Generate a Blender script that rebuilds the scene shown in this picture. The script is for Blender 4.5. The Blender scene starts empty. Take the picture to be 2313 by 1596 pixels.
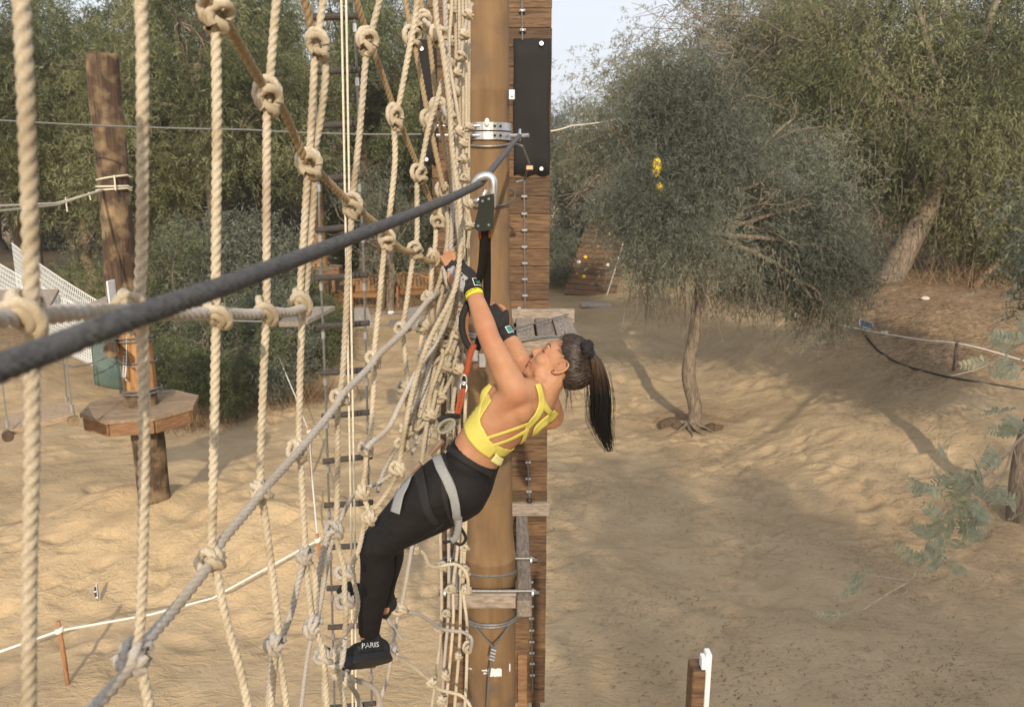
import bpy, bmesh, math, random
import numpy as np
from mathutils import Vector, Matrix, Quaternion
from mathutils.bvhtree import BVHTree
random.seed(7); RS = np.random.RandomState(11)
scene = bpy.context.scene
C = scene.collection

# ---------------------------------------------------------------- camera, sky, sun, exposure
CAM_H = 4.8; PITCH = math.radians(12.6); FPX = 1740.0; PW, PH = 2313.0, 1596.0
cam_d = bpy.data.cameras.new('camera'); cam = bpy.data.objects.new('camera', cam_d); C.objects.link(cam)
cam.location = (0, 0, CAM_H); cam.rotation_euler = (math.pi/2 - PITCH, 0, 0)
cam_d.sensor_width = 36; cam_d.lens = 36*FPX/PW; cam_d.clip_start = 0.05; cam_d.clip_end = 600
cam_d.dof.use_dof = True; cam_d.dof.focus_distance = 3.3; cam_d.dof.aperture_fstop = 5.0
scene.camera = cam
SUN_EL = math.radians(25); SUN_DIR = Vector((0.10, -1.0, 0)).normalized()
to_sun = Vector((SUN_DIR.x*math.cos(SUN_EL), SUN_DIR.y*math.cos(SUN_EL), math.sin(SUN_EL)))
world = bpy.data.worlds.new('World'); scene.world = world; world.use_nodes = True
wn = world.node_tree; wn.nodes.clear()
sky = wn.nodes.new('ShaderNodeTexSky'); sky.sky_type = 'NISHITA'; sky.sun_disc = False
sky.sun_elevation = SUN_EL; sky.sun_rotation = math.atan2(SUN_DIR.x, SUN_DIR.y)
sky.air_density = 1.3; sky.dust_density = 5.0; sky.ozone_density = 1.0
bg = wn.nodes.new('ShaderNodeBackground'); bg.inputs[1].default_value = 0.145
wo = wn.nodes.new('ShaderNodeOutputWorld')
hz = wn.nodes.new('ShaderNodeMixRGB'); hz.inputs[0].default_value = 0.82; hz.inputs[2].default_value = (5.3, 5.5, 6.0, 1)   # pale even desert haze over the blue
wn.links.new(sky.outputs[0], hz.inputs[1]); wn.links.new(hz.outputs[0], bg.inputs[0]); wn.links.new(bg.outputs[0], wo.inputs[0])
sun_d = bpy.data.lights.new('sun', 'SUN'); sun = bpy.data.objects.new('sun', sun_d); C.objects.link(sun)
sun_d.energy = 3.3; sun_d.angle = math.radians(0.8); sun_d.color = (1.0, 0.85, 0.66)
sun.rotation_euler = to_sun.to_track_quat('Z', 'Y').to_euler(); sun.location = (3, -20, 30)
scene.view_settings.view_transform = 'Standard'; scene.view_settings.look = 'None'
scene.view_settings.exposure = 0.34; scene.view_settings.gamma = 1.0
scene.view_settings.use_curve_mapping = False
scene.render.engine = 'CYCLES'
scene.cycles.use_denoising = True; scene.cycles.max_bounces = 6; scene.cycles.transparent_max_bounces = 6
scene.cycles.diffuse_bounces = 4; scene.cycles.sample_clamp_indirect = 6

# ---------------------------------------------------------------- geometry helpers
cp, sp = math.cos(PITCH), math.sin(PITCH)
def ray(x, y):
    a = (x-PW/2)/FPX; b = (PH/2-y)/FPX
    return Vector((a, cp + b*sp, -sp + b*cp))
def at(x, y, Y):                       # point seen at photo position (x, y) on the upright plane Y metres ahead
    d = ray(x, y); return Vector((0, 0, CAM_H)) + d*(Y/d.y)
def sstep(a, b, v):
    t = np.clip((v-a)/(b-a), 0, 1); return t*t*(3-2*t)
def H(x, y):
    x = np.asarray(x, float); y = np.asarray(y, float)
    h = 0.10*(np.clip(y, 15.5, 28)-15.5)
    yc = 10.1-.07*(x+4.0)**2
    md = sstep(yc-2.9, yc, y)*(1-sstep(yc+.2, yc+.95, y))*np.exp(-np.abs((x+4.1)/2.6)**3)
    h = h + md*(.64+.03*np.sin(x*3.1+y*1.9)+.025*np.sin(x*7.3-y*4.7)+.02*np.sin(y*8.9+x*2.2))
    h = h + 0.16*np.exp(-(((x+2.4)/1.2)**2 + ((y-9.3)/0.9)**2))
    bank = sstep(3.6, 9.5, x-0.12*(y-14))*sstep(8.0, 17.5, y)
    h = h + 1.9*bank
    h = h + 0.06*np.sin(x*0.9+1.3)*np.sin(y*0.7+0.4) + 0.035*np.sin(x*2.1+y*0.6)*np.sin(y*1.7-x*0.5)
    h = h + 0.012*np.sin(x*5.3+1.1*np.sin(y*2.2))*np.sin(y*6.1+x*1.3)
    return h
def gz(x, y): return float(H(x, y))
def gpt(x, y):                         # where the view ray meets the ground
    d = ray(x, y); t = 2.0
    for i in range(4000):
        p = Vector((0, 0, CAM_H)) + d*t
        if p.z <= gz(p.x, p.y): break
        t += 0.02
    return p

def np_mesh(name, V, F, rnd=None, smooth=False):
    V = np.asarray(V, np.float32); F = np.asarray(F, np.int32)
    me = bpy.data.meshes.new(name); k = F.shape[1]
    me.vertices.add(len(V)); me.vertices.foreach_set('co', V.ravel())
    me.loops.add(F.size); me.loops.foreach_set('vertex_index', F.ravel())
    me.polygons.add(len(F)); me.polygons.foreach_set('loop_start', np.arange(0, F.size, k, dtype=np.int32))
    me.update(calc_edges=True)
    if smooth: me.polygons.foreach_set('use_smooth', np.ones(len(F), bool))
    if rnd is not None:
        at_ = me.attributes.new('rnd', 'FLOAT', 'FACE'); at_.data.foreach_set('value', np.asarray(rnd, np.float32))
    return me

def tag(o, label=None, cat=None, group=None, kind=None):
    if label: o['label'] = label
    if cat: o['category'] = cat
    if group: o['group'] = group
    if kind: o['kind'] = kind
    return o
def thing(name, loc, label, cat, group=None):
    o = bpy.data.objects.new(name, None); C.objects.link(o); o.location = loc; o.empty_display_size = .1
    return tag(o, label, cat, group)
def wloc(p):
    v = Vector((0, 0, 0))
    while p is not None: v = v + Vector(p.location); p = p.parent
    return v
def obj(name, me, m, parent=None, loc=None):
    o = bpy.data.objects.new(name, me); C.objects.link(o)
    if m is not None and (len(me.materials) == 0): me.materials.append(m)
    if parent is not None: o.parent = parent
    if loc is not None: o.location = loc
    return o

class MB:
    """collects world-space geometry; build() links it as one mesh object under its thing"""
    def __init__(s): s.v = []; s.f = []
    def add(s, V, F):
        n = len(s.v); s.v.extend([tuple(p) for p in V]); s.f.extend([tuple(i+n for i in f) for f in F])
    def box(s, c, size, rot=None, bev=0.0):
        hx, hy, hz = [q/2 for q in size]; R = rot if rot is not None else Matrix.Identity(3); c = Vector(c)
        b = min(bev, hx*.9, hy*.9, hz*.9)
        if b <= 0:
            P = [Vector((x*hx, y*hy, z*hz)) for x in (-1, 1) for y in (-1, 1) for z in (-1, 1)]
            F = [(0,1,3,2),(4,6,7,5),(0,4,5,1),(2,3,7,6),(0,2,6,4),(1,5,7,3)]
            s.add([c+R@p for p in P], F); return s
        bm = bmesh.new(); bmesh.ops.create_cube(bm, size=2)
        for v in bm.verts: v.co = Vector((v.co.x*hx, v.co.y*hy, v.co.z*hz))
        bmesh.ops.bevel(bm, geom=list(bm.edges), offset=b, segments=1, affect='EDGES', profile=.5)
        bm.verts.index_update()
        s.add([c+R@v.co for v in bm.verts], [[v.index for v in f.verts] for f in bm.faces]); bm.free(); return s
    def tube(s, pts, r, n=8, cap=True, closed=False):
        pts = [Vector(p) for p in pts]; m = len(pts)
        rr = r if hasattr(r, '__len__') else [r]*m
        V = []; F = []
        T0 = (pts[1]-pts[0]).normalized(); up = Vector((0, 0, 1)) if abs(T0.z) < .9 else Vector((1, 0, 0))
        N = T0.cross(up).normalized()
        for i in range(m):
            if closed: T = (pts[(i+1) % m]-pts[i-1]).normalized()
            else: T = (pts[min(i+1, m-1)]-pts[max(i-1, 0)]).normalized()
            N = (N - T*N.dot(T)).normalized(); B = T.cross(N)
            for k in range(n):
                a = 2*math.pi*k/n; V.append(pts[i] + (N*math.cos(a)+B*math.sin(a))*rr[i])
        for i in range(m if closed else m-1):
            j = (i+1) % m
            for k in range(n): F.append((i*n+k, i*n+(k+1) % n, j*n+(k+1) % n, j*n+k))
        if cap and not closed:
            F.append(tuple(range(n-1, -1, -1))); F.append(tuple((m-1)*n+k for k in range(n)))
        s.add(V, F); return s
    def ball(s, c, r, nu=12, nv=8, R=None):
        rx, ry, rz = r if hasattr(r, '__len__') else (r, r, r); c = Vector(c)
        R = R if R is not None else Matrix.Identity(3)
        V = [c+R@Vector((0, 0, rz))]; F = []
        for i in range(1, nv):
            t = math.pi*i/nv
            for k in range(nu):
                a = 2*math.pi*k/nu; V.append(c+R@Vector((rx*math.sin(t)*math.cos(a), ry*math.sin(t)*math.sin(a), rz*math.cos(t))))
        V.append(c+R@Vector((0, 0, -rz))); L = len(V)-1
        for k in range(nu):
            F.append((0, 1+k, 1+(k+1) % nu)); F.append((L, 1+(nv-2)*nu+(k+1) % nu, 1+(nv-2)*nu+k))
        for i in range(nv-2):
            for k in range(nu):
                a = 1+i*nu; F.append((a+k, a+nu+k, a+nu+(k+1) % nu, a+(k+1) % nu))
        s.add(V, F); return s
    def prism(s, poly, z0, z1):        # horizontal polygon (x, y) extruded
        n = len(poly); V = [(x, y, z0) for x, y in poly]+[(x, y, z1) for x, y in poly]
        F = [tuple(range(n-1, -1, -1)), tuple(range(n, 2*n))]+[(i, (i+1) % n, n+(i+1) % n, n+i) for i in range(n)]
        s.add(V, F); return s
    def build(s, name, m, parent=None, smooth=False, base=None):
        off = wloc(parent) if parent is not None else (Vector(base) if base is not None else Vector((0, 0, 0)))
        me = bpy.data.meshes.new(name)
        me.from_pydata([(p[0]-off.x, p[1]-off.y, p[2]-off.z) for p in s.v], [], s.f)
        if smooth: me.polygons.foreach_set('use_smooth', np.ones(len(me.polygons), bool))
        o = obj(name, me, m, parent)
        if parent is None: o.location = off
        return o

def spline(pts, step):                 # Catmull-Rom through points, evenly resampled
    P = [np.array(p, float) for p in pts]
    P = [2*P[0]-P[1]]+P+[2*P[-1]-P[-2]]
    out = []
    for i in range(1, len(P)-2):
        p0, p1, p2, p3 = P[i-1:i+3]; L = np.linalg.norm(p2-p1); n = max(3, int(L/step*1.5)+1)
        t = np.linspace(0, 1, n, endpoint=False)[:, None]
        out.append(.5*((2*p1)+(-p0+p2)*t+(2*p0-5*p1+4*p2-p3)*t*t+(-p0+3*p1-3*p2+p3)*t**3))
    A = np.vstack(out+[P[-2][None]])
    s = np.concatenate([[0], np.cumsum(np.linalg.norm(np.diff(A, axis=0), axis=1))])
    m = max(2, int(s[-1]/step)+1); q = np.linspace(0, s[-1], m)
    return np.stack([np.interp(q, s, A[:, k]) for k in range(3)], 1), s[-1]

def rope_arrays(pts, d, lay=2.75, nseg=18, depth=.17, stepf=.2, strands=3):
    A, L = spline(pts, d*stepf); n = len(A)
    T = np.gradient(A, axis=0); T /= np.linalg.norm(T, axis=1)[:, None]+1e-9
    N = np.zeros_like(A); up = np.array([0, 0, 1.]) if abs(T[0][2]) < .9 else np.array([1., 0, 0])
    v = np.cross(T[0], up); v /= np.linalg.norm(v)
    for i in range(n):
        v = v - T[i]*v.dot(T[i]); v /= np.linalg.norm(v)+1e-9; N[i] = v
    B = np.cross(T, N)
    th = np.linspace(0, 2*np.pi, nseg, endpoint=False)
    ph = np.linspace(0, L, n)/(lay*d)*2*np.pi
    if strands == 3:                       # outline of three laid strands
        q = np.mod(th[None]-ph[:, None]+np.pi/3, 2*np.pi/3)-np.pi/3; c_ = .44
        rad = d*.5*(c_*np.cos(q)+np.sqrt(np.maximum(.56**2-(c_*np.sin(q))**2, .0)))
    else:
        lob = np.abs(np.cos(.5*strands*(th[None]-ph[:, None]))); rad = d*.5*(1-depth*1.6+depth*1.9*lob**.8)
    V = A[:, None]+rad[..., None]*(np.cos(th)[None, :, None]*N[:, None]+np.sin(th)[None, :, None]*B[:, None])
    i = np.arange(n-1)[:, None]*nseg; k = np.arange(nseg)[None]
    F = np.stack([i+k, i+(k+1) % nseg, i+nseg+(k+1) % nseg, i+nseg+k], -1).reshape(-1, 4)
    return V.reshape(-1, 3), F
def rope(name, pts, d, m, parent, **kw):
    V, F = rope_arrays([tuple(p) for p in pts], d, **kw)
    off = np.array(wloc(parent)) if parent is not None else np.array(tuple(pts[0]))
    o = obj(name, np_mesh(name, V-off, F, smooth=True), m, parent)
    if parent is None: o.location = tuple(off)
    return o

# ---------------------------------------------------------------- materials
def nd(nt, t, **kw):
    n = nt.nodes.new(t)
    for k, v in kw.items(): setattr(n, k, v)
    return n
def mat(name, c1, c2=None, rough=.7, scale=8, stretch=(1, 1, 1), bump=0.0, bscale=None, detail=6, metallic=0, spec=.5,
        lo=.35, hi=.65, c3=None, s3=2.0, sheen=0, sss=0, distort=0, bdist=.02, obj_var=0):
    m = bpy.data.materials.new(name); m.use_nodes = True; nt = m.node_tree; L = nt.links.new
    b = nt.nodes['Principled BSDF']; b.inputs['Roughness'].default_value = rough; b.inputs['Metallic'].default_value = metallic
    b.inputs['Specular IOR Level'].default_value = spec
    b.inputs['Base Color'].default_value = (*c1, 1)
    if sheen: b.inputs['Sheen Weight'].default_value = sheen
    if sss:
        b.inputs['Subsurface Weight'].default_value = sss; b.inputs['Subsurface Radius'].default_value = (1, .35, .2)
        b.inputs['Subsurface Scale'].default_value = .008
    if c2 is None and not bump: return m
    tc = nd(nt, 'ShaderNodeTexCoord'); mp = nd(nt, 'ShaderNodeMapping'); mp.inputs['Scale'].default_value = stretch
    L(tc.outputs['Object'], mp.inputs['Vector'])
    if obj_var:
        oi = nd(nt, 'ShaderNodeObjectInfo'); mu = nd(nt, 'ShaderNodeVectorMath', operation='SCALE'); mu.inputs[0].default_value = (31, 17, 23)
        L(oi.outputs['Random'], mu.inputs['Scale']); L(mu.outputs[0], mp.inputs['Location'])
    n = nd(nt, 'ShaderNodeTexNoise'); n.inputs['Scale'].default_value = scale; n.inputs['Detail'].default_value = detail
    n.inputs['Distortion'].default_value = distort
    L(mp.outputs[0], n.inputs['Vector'])
    col = None
    if c2 is not None:
        r = nd(nt, 'ShaderNodeValToRGB'); r.color_ramp.elements[0].position = lo; r.color_ramp.elements[1].position = hi
        r.color_ramp.elements[0].color = (*c1, 1); r.color_ramp.elements[1].color = (*c2, 1)
        L(n.outputs['Fac'], r.inputs[0]); col = r.outputs[0]
        if c3 is not None:
            n3 = nd(nt, 'ShaderNodeTexNoise'); n3.inputs['Scale'].default_value = s3; n3.inputs['Detail'].default_value = 4
            L(tc.outputs['Object'], n3.inputs['Vector'])
            r3 = nd(nt, 'ShaderNodeValToRGB'); r3.color_ramp.elements[0].position = .48; r3.color_ramp.elements[1].position = .68
            L(n3.outputs['Fac'], r3.inputs[0]); mx = nd(nt, 'ShaderNodeMixRGB')
            L(r3.outputs[0], mx.inputs[0]); L(col, mx.inputs[1]); mx.inputs[2].default_value = (*c3, 1); col = mx.outputs[0]
        if obj_var:
            oi2 = nd(nt, 'ShaderNodeObjectInfo'); mr = nd(nt, 'ShaderNodeMapRange'); mr.inputs[3].default_value = 1-obj_var; mr.inputs[4].default_value = 1+obj_var
            L(oi2.outputs['Random'], mr.inputs[0]); mm = nd(nt, 'ShaderNodeVectorMath', operation='SCALE')
            L(col, mm.inputs[0]); L(mr.outputs[0], mm.inputs['Scale']); col = mm.outputs[0]
        L(col, b.inputs['Base Color'])
    if bump:
        bp = nd(nt, 'ShaderNodeBump'); bp.inputs['Strength'].default_value = bump; bp.inputs['Distance'].default_value = bdist
        if bscale:
            n2 = nd(nt, 'ShaderNodeTexNoise'); n2.inputs['Scale'].default_value = bscale; n2.inputs['Detail'].default_value = 5
            L(mp.outputs[0], n2.inputs['Vector']); L(n2.outputs['Fac'], bp.inputs['Height'])
        else: L(n.outputs['Fac'], bp.inputs['Height'])
        L(bp.outputs[0], b.inputs['Normal'])
    return m
def leaf_mat(name, ca, cb, cc, trans=.35):
    m = bpy.data.materials.new(name); m.use_nodes = True; nt = m.node_tree; L = nt.links.new
    b = nt.nodes['Principled BSDF']; b.inputs['Roughness'].default_value = .6; b.inputs['Specular IOR Level'].default_value = .25
    a = nd(nt, 'ShaderNodeAttribute'); a.attribute_name = 'rnd'
    r = nd(nt, 'ShaderNodeValToRGB'); e = r.color_ramp.elements
    e[0].position = 0; e[0].color = (*ca, 1); e[1].position = 1; e[1].color = (*cc, 1); q = e.new(.55); q.color = (*cb, 1)
    L(a.outputs['Fac'], r.inputs[0]); L(r.outputs[0], b.inputs['Base Color'])
    t = nd(nt, 'ShaderNodeBsdfTranslucent'); L(r.outputs[0], t.inputs['Color'])
    mx = nd(nt, 'ShaderNodeMixShader'); mx.inputs[0].default_value = trans
    L(b.outputs[0], mx.inputs[1]); L(t.outputs[0], mx.inputs[2]); L(mx.outputs[0], nt.nodes['Material Output'].inputs[0])
    return m

M = {}
M['rope'] = mat('rope_cream', (.44, .37, .26), (.59, .52, .40), rough=.85, scale=260, bump=.45, bscale=1100, bdist=.004, c3=(.36, .29, .19), s3=9, obj_var=.10)
M['rope_grey'] = mat('rope_greyish', (.34, .31, .27), (.47, .44, .40), rough=.9, scale=200, bump=.4, bscale=800, bdist=.004, c3=(.37, .31, .23), s3=6, obj_var=.12)  # greyer tone for crossing and lower ropes
M['rope_brown_shade'] = mat('rope_brown_shade', (.27, .19, .10), (.38, .29, .17), rough=.9, scale=200, bump=.4, bscale=800, bdist=.004)  # brown hemp tone with the shadowed underside of upper ropes painted in
M['cable'] = mat('cable_rubber', (.050, .050, .052), (.098, .097, .096), rough=.65, scale=120, bump=.2, bdist=.003)
M['steel'] = mat('galvanised_steel', (.50, .51, .52), (.62, .63, .64), rough=.38, scale=30, metallic=.85)
M['steel_dark'] = mat('dark_steel', (.12, .12, .125), (.2, .2, .2), rough=.5, scale=30, metallic=.6)
M['wire'] = mat('wire', (.16, .16, .155), (.24, .235, .22), rough=.5, scale=80, metallic=.5)
M['pole'] = mat('pole_paint', (.160, .098, .049), (.250, .160, .082), rough=.8, spec=.25, scale=9, stretch=(2, 2, .22), bump=.10, bscale=30, bdist=.004, detail=9, lo=.28, hi=.72, c3=(.135, .095, .064), s3=4.0)
M['plank_brown'] = mat('brown_plank', (.045, .025, .012), (.185, .105, .051), rough=.75, scale=9, stretch=(.9, 3, 9), bump=.25, bdist=.006, detail=9, distort=1.0, lo=.3, hi=.72, obj_var=.32)
M['plank_grey'] = mat('grey_plank', (.17, .135, .105), (.34, .285, .23), rough=.85, scale=14, stretch=(1, 6, 6), bump=.3, bdist=.005, detail=8, distort=.5, obj_var=.18)
M['plank_greyy'] = mat('grey_plank_lengthways', (.15, .125, .10), (.31, .265, .215), rough=.85, scale=14, stretch=(6, 1, 6), bump=.3, bdist=.005, detail=8, distort=.5, obj_var=.18)
M['plank_tan'] = mat('tan_plank', (.20, .138, .085), (.35, .26, .17), rough=.8, scale=10, stretch=(1, 7, 7), bump=.25, bdist=.006, detail=8, distort=.5, obj_var=.15)
M['plank_orange'] = mat('orange_board', (.17, .088, .042), (.30, .165, .080), rough=.75, scale=8, stretch=(1, 1, 5), bump=.2, bdist=.005, detail=8, distort=.6, obj_var=.15)
M['rubber'] = mat('rubber_sheet', (.009, .0088, .0088), (.014, .013, .012), rough=.85, scale=6)
M['log_dark'] = mat('dark_log', (.018, .011, .007), (.115, .066, .033), rough=.8, scale=8, stretch=(4, 4, .3), bump=.6, bdist=.02, detail=9, distort=.7, lo=.3, hi=.75, c3=(.26, .185, .10), s3=4.2)
M['log_orange'] = mat('orange_log', (.24, .115, .04), (.45, .25, .10), rough=.75, scale=8, stretch=(3, 3, .35), bump=.4, bdist=.012, detail=8, distort=.6)
M['teak'] = mat('teak', (.21, .10, .035), (.32, .165, .06), rough=.6, scale=10, stretch=(1, 1, 4), obj_var=.15)
M['rung'] = mat('rung_wood', (.030, .027, .024), (.070, .062, .054), rough=.85, scale=30, stretch=(1, 8, 8), bump=.3, bdist=.004)
M['bark'] = mat('bark', (.10, .075, .05), (.26, .205, .15), rough=.9, scale=9, stretch=(3, 3, .6), bump=.9, bdist=.03, detail=9, distort=.8)
M['bark_tan'] = mat('tan_bark', (.15, .10, .055), (.34, .245, .155), rough=.9, scale=7, stretch=(3, 3, .6), bump=.9, bdist=.04, detail=9, distort=.8)
M['twig'] = mat('twig', (.12, .095, .07), (.27, .23, .18), rough=.9, scale=5)
M['twig_pale'] = mat('pale_twig', (.36, .27, .19), (.50, .41, .31), rough=.8, scale=40)
M['leaf_olive'] = leaf_mat('olive_leaves', (0.105, 0.118, 0.055), (0.2, 0.21, 0.102), (0.34, 0.335, 0.185), trans=.4)
M['leaf_green'] = leaf_mat('green_leaves', (0.085, 0.103, 0.05), (0.17, 0.192, 0.095), (0.29, 0.3, 0.155), trans=.4)
M['leaf_grey'] = leaf_mat('grey_green_leaves', (0.095, 0.107, 0.078), (0.18, 0.195, 0.145), (0.3, 0.31, 0.235), trans=.4)
M['leaf_dry'] = leaf_mat('dry_olive_leaves', (0.135, 0.132, 0.078), (0.25, 0.24, 0.148), (0.38, 0.355, 0.235), trans=.4)
M['leaf_pinn'] = leaf_mat('pinnate_leaves', (.30,.34,.25), (.44,.46,.35), (.55,.54,.33), trans=.35)
M['straw'] = leaf_mat('dry_grass', (.17, .11, .06), (.28, .19, .11), (.38, .28, .17), trans=.2)
M['white_rope'] = mat('white_rope', (.72, .70, .62), (.82, .80, .74), rough=.8, scale=60)
M['cord'] = mat('pale_cord', (.52, .47, .36), (.68, .63, .5), rough=.85, scale=80)
M['white'] = mat('white_plastic', (.80, .80, .80), (.70, .70, .70), rough=.5, scale=9)
M['net_white'] = mat('white_webbing', (.62, .62, .58), (.76, .76, .72), rough=.85, scale=50)
M['net_green'] = mat('green_mesh', (.06, .115, .10), (.09, .15, .13), rough=.8, scale=90)
gm_ = M['net_green'].node_tree; gm_.nodes['Principled BSDF'].inputs['Alpha'].default_value = .62
M['yellow'] = mat('yellow_paint', (.80, .58, .03), (.72, .50, .02), rough=.5, scale=9)
M['black'] = mat('black_plastic', (.012, .012, .013), (.02, .02, .02), rough=.5, scale=20)
M['solar'] = mat('solar_cells', (.02, .025, .045), (.03, .035, .06), rough=.25, scale=20)
M['stake'] = mat('stake_wood', (.26, .12, .05), (.40, .21, .10), rough=.8, scale=12, stretch=(4, 4, .6), bump=.2, bdist=.005)
M['concrete'] = mat('concrete', (.30, .28, .25), (.42, .39, .34), rough=.9, scale=14, bump=.2, bdist=.01)
M['stone'] = mat('pale_stone', (.45, .38, .30), (.62, .55, .46), rough=.9, scale=18)

# sand: colour patches (litter, dark grains, painted shade of small dents) plus relief
def sand_material():
    m = bpy.data.materials.new('sand'); m.use_nodes = True; nt = m.node_tree; L = nt.links.new
    b = nt.nodes['Principled BSDF']; b.inputs['Roughness'].default_value = .95; b.inputs['Specular IOR Level'].default_value = .15
    tc = nd(nt, 'ShaderNodeTexCoord')
    def noise(scale, detail=5, stretch=(1, 1, 1), dist=0, rough=.55):
        mp = nd(nt, 'ShaderNodeMapping'); mp.inputs['Scale'].default_value = stretch; L(tc.outputs['Object'], mp.inputs[0])
        n = nd(nt, 'ShaderNodeTexNoise'); n.inputs['Scale'].default_value = scale; n.inputs['Detail'].default_value = detail
        n.inputs['Distortion'].default_value = dist; n.inputs['Roughness'].default_value = rough; L(mp.outputs[0], n.inputs['Vector']); return n.outputs['Fac']
    def ramp(f, a, b_, ca=(0, 0, 0), cb=(1, 1, 1)):
        r = nd(nt, 'ShaderNodeValToRGB'); r.color_ramp.elements[0].position = a; r.color_ramp.elements[1].position = b_
        r.color_ramp.elements[0].color = (*ca, 1); r.color_ramp.elements[1].color = (*cb, 1); L(f, r.inputs[0]); return r.outputs[0]
    def mix(f, a, c, ty='MIX'):
        x = nd(nt, 'ShaderNodeMixRGB', blend_type=ty); L(f, x.inputs[0])
        for s_, q in ((1, a), (2, c)):
            if isinstance(q, tuple): x.inputs[s_].default_value = (*q, 1)
            else: L(q, x.inputs[s_])
        return x.outputs[0]
    def math_(op, a, c):
        x = nd(nt, 'ShaderNodeMath', operation=op)
        for s_, q in ((0, a), (1, c)):
            if isinstance(q, (int, float)): x.inputs[s_].default_value = q
            else: L(q, x.inputs[s_])
        return x.outputs[0]
    base = ramp(noise(1.1, 6), .3, .7, (.375, .278, .163), (.465, .352, .217))
    fre = nd(nt, 'ShaderNodeAttribute'); fre.attribute_name = 'fresh'; base = mix(math_('MULTIPLY', fre.outputs['Fac'], .9), base, (.50, .375, .222))
    # thin dark squiggles in patches: fine litter and painted shadows of small dents
    sq = ramp(noise(7, 8, (1, 1.8, 1), 2.2, .65), .475, .505, (1, 1, 1), (0, 0, 0))
    sq2 = ramp(noise(7, 8, (1, 1.8, 1), 2.2, .65), .505, .535)
    line = math_('SUBTRACT', 1.0, math_('MAXIMUM', sq, sq2))
    patch = ramp(noise(.55, 4, (1, 1.3, 1), .5), .40, .62)
    litter = math_('MULTIPLY', math_('MULTIPLY', line, patch), .7)
    col = mix(litter, base, (.17, .115, .065))
    speck = ramp(noise(38, 3), .66, .72); col = mix(math_('MULTIPLY', speck, .55), col, (.15, .10, .06))
    att = nd(nt, 'ShaderNodeAttribute'); att.attribute_name = 'litter'
    duff = ramp(noise(9, 7, (1, 1.4, 1), .8, .7), .38, .62)
    col = mix(math_('MULTIPLY', att.outputs['Fac'], math_('ADD', math_('MULTIPLY', duff, .65), .3)), col, (.115, .065, .036))
    L(col, b.inputs['Base Color'])
    h = math_('ADD', math_('MULTIPLY', noise(5.0, 5, (1, 1.7, 1), 1.2), 1.0), math_('MULTIPLY', noise(24, 4, (1, 2.2, 1), .8), .28))
    v = nd(nt, 'ShaderNodeTexVoronoi'); v.inputs['Scale'].default_value = 3.4; v.feature = 'SMOOTH_F1'; L(tc.outputs['Object'], v.inputs['Vector'])
    h = math_('ADD', h, math_('MULTIPLY', v.outputs['Distance'], .55))
    bp = nd(nt, 'ShaderNodeBump'); bp.inputs['Strength'].default_value = .75; bp.inputs['Distance'].default_value = .075
    vary = ramp(noise(.8, 3), .35, .65, (.25, .25, .25), (1, 1, 1)); L(math_('MULTIPLY', h, vary), bp.inputs['Height']); L(bp.outputs[0], b.inputs['Normal'])
    return m
M['sand'] = sand_material()

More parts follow.
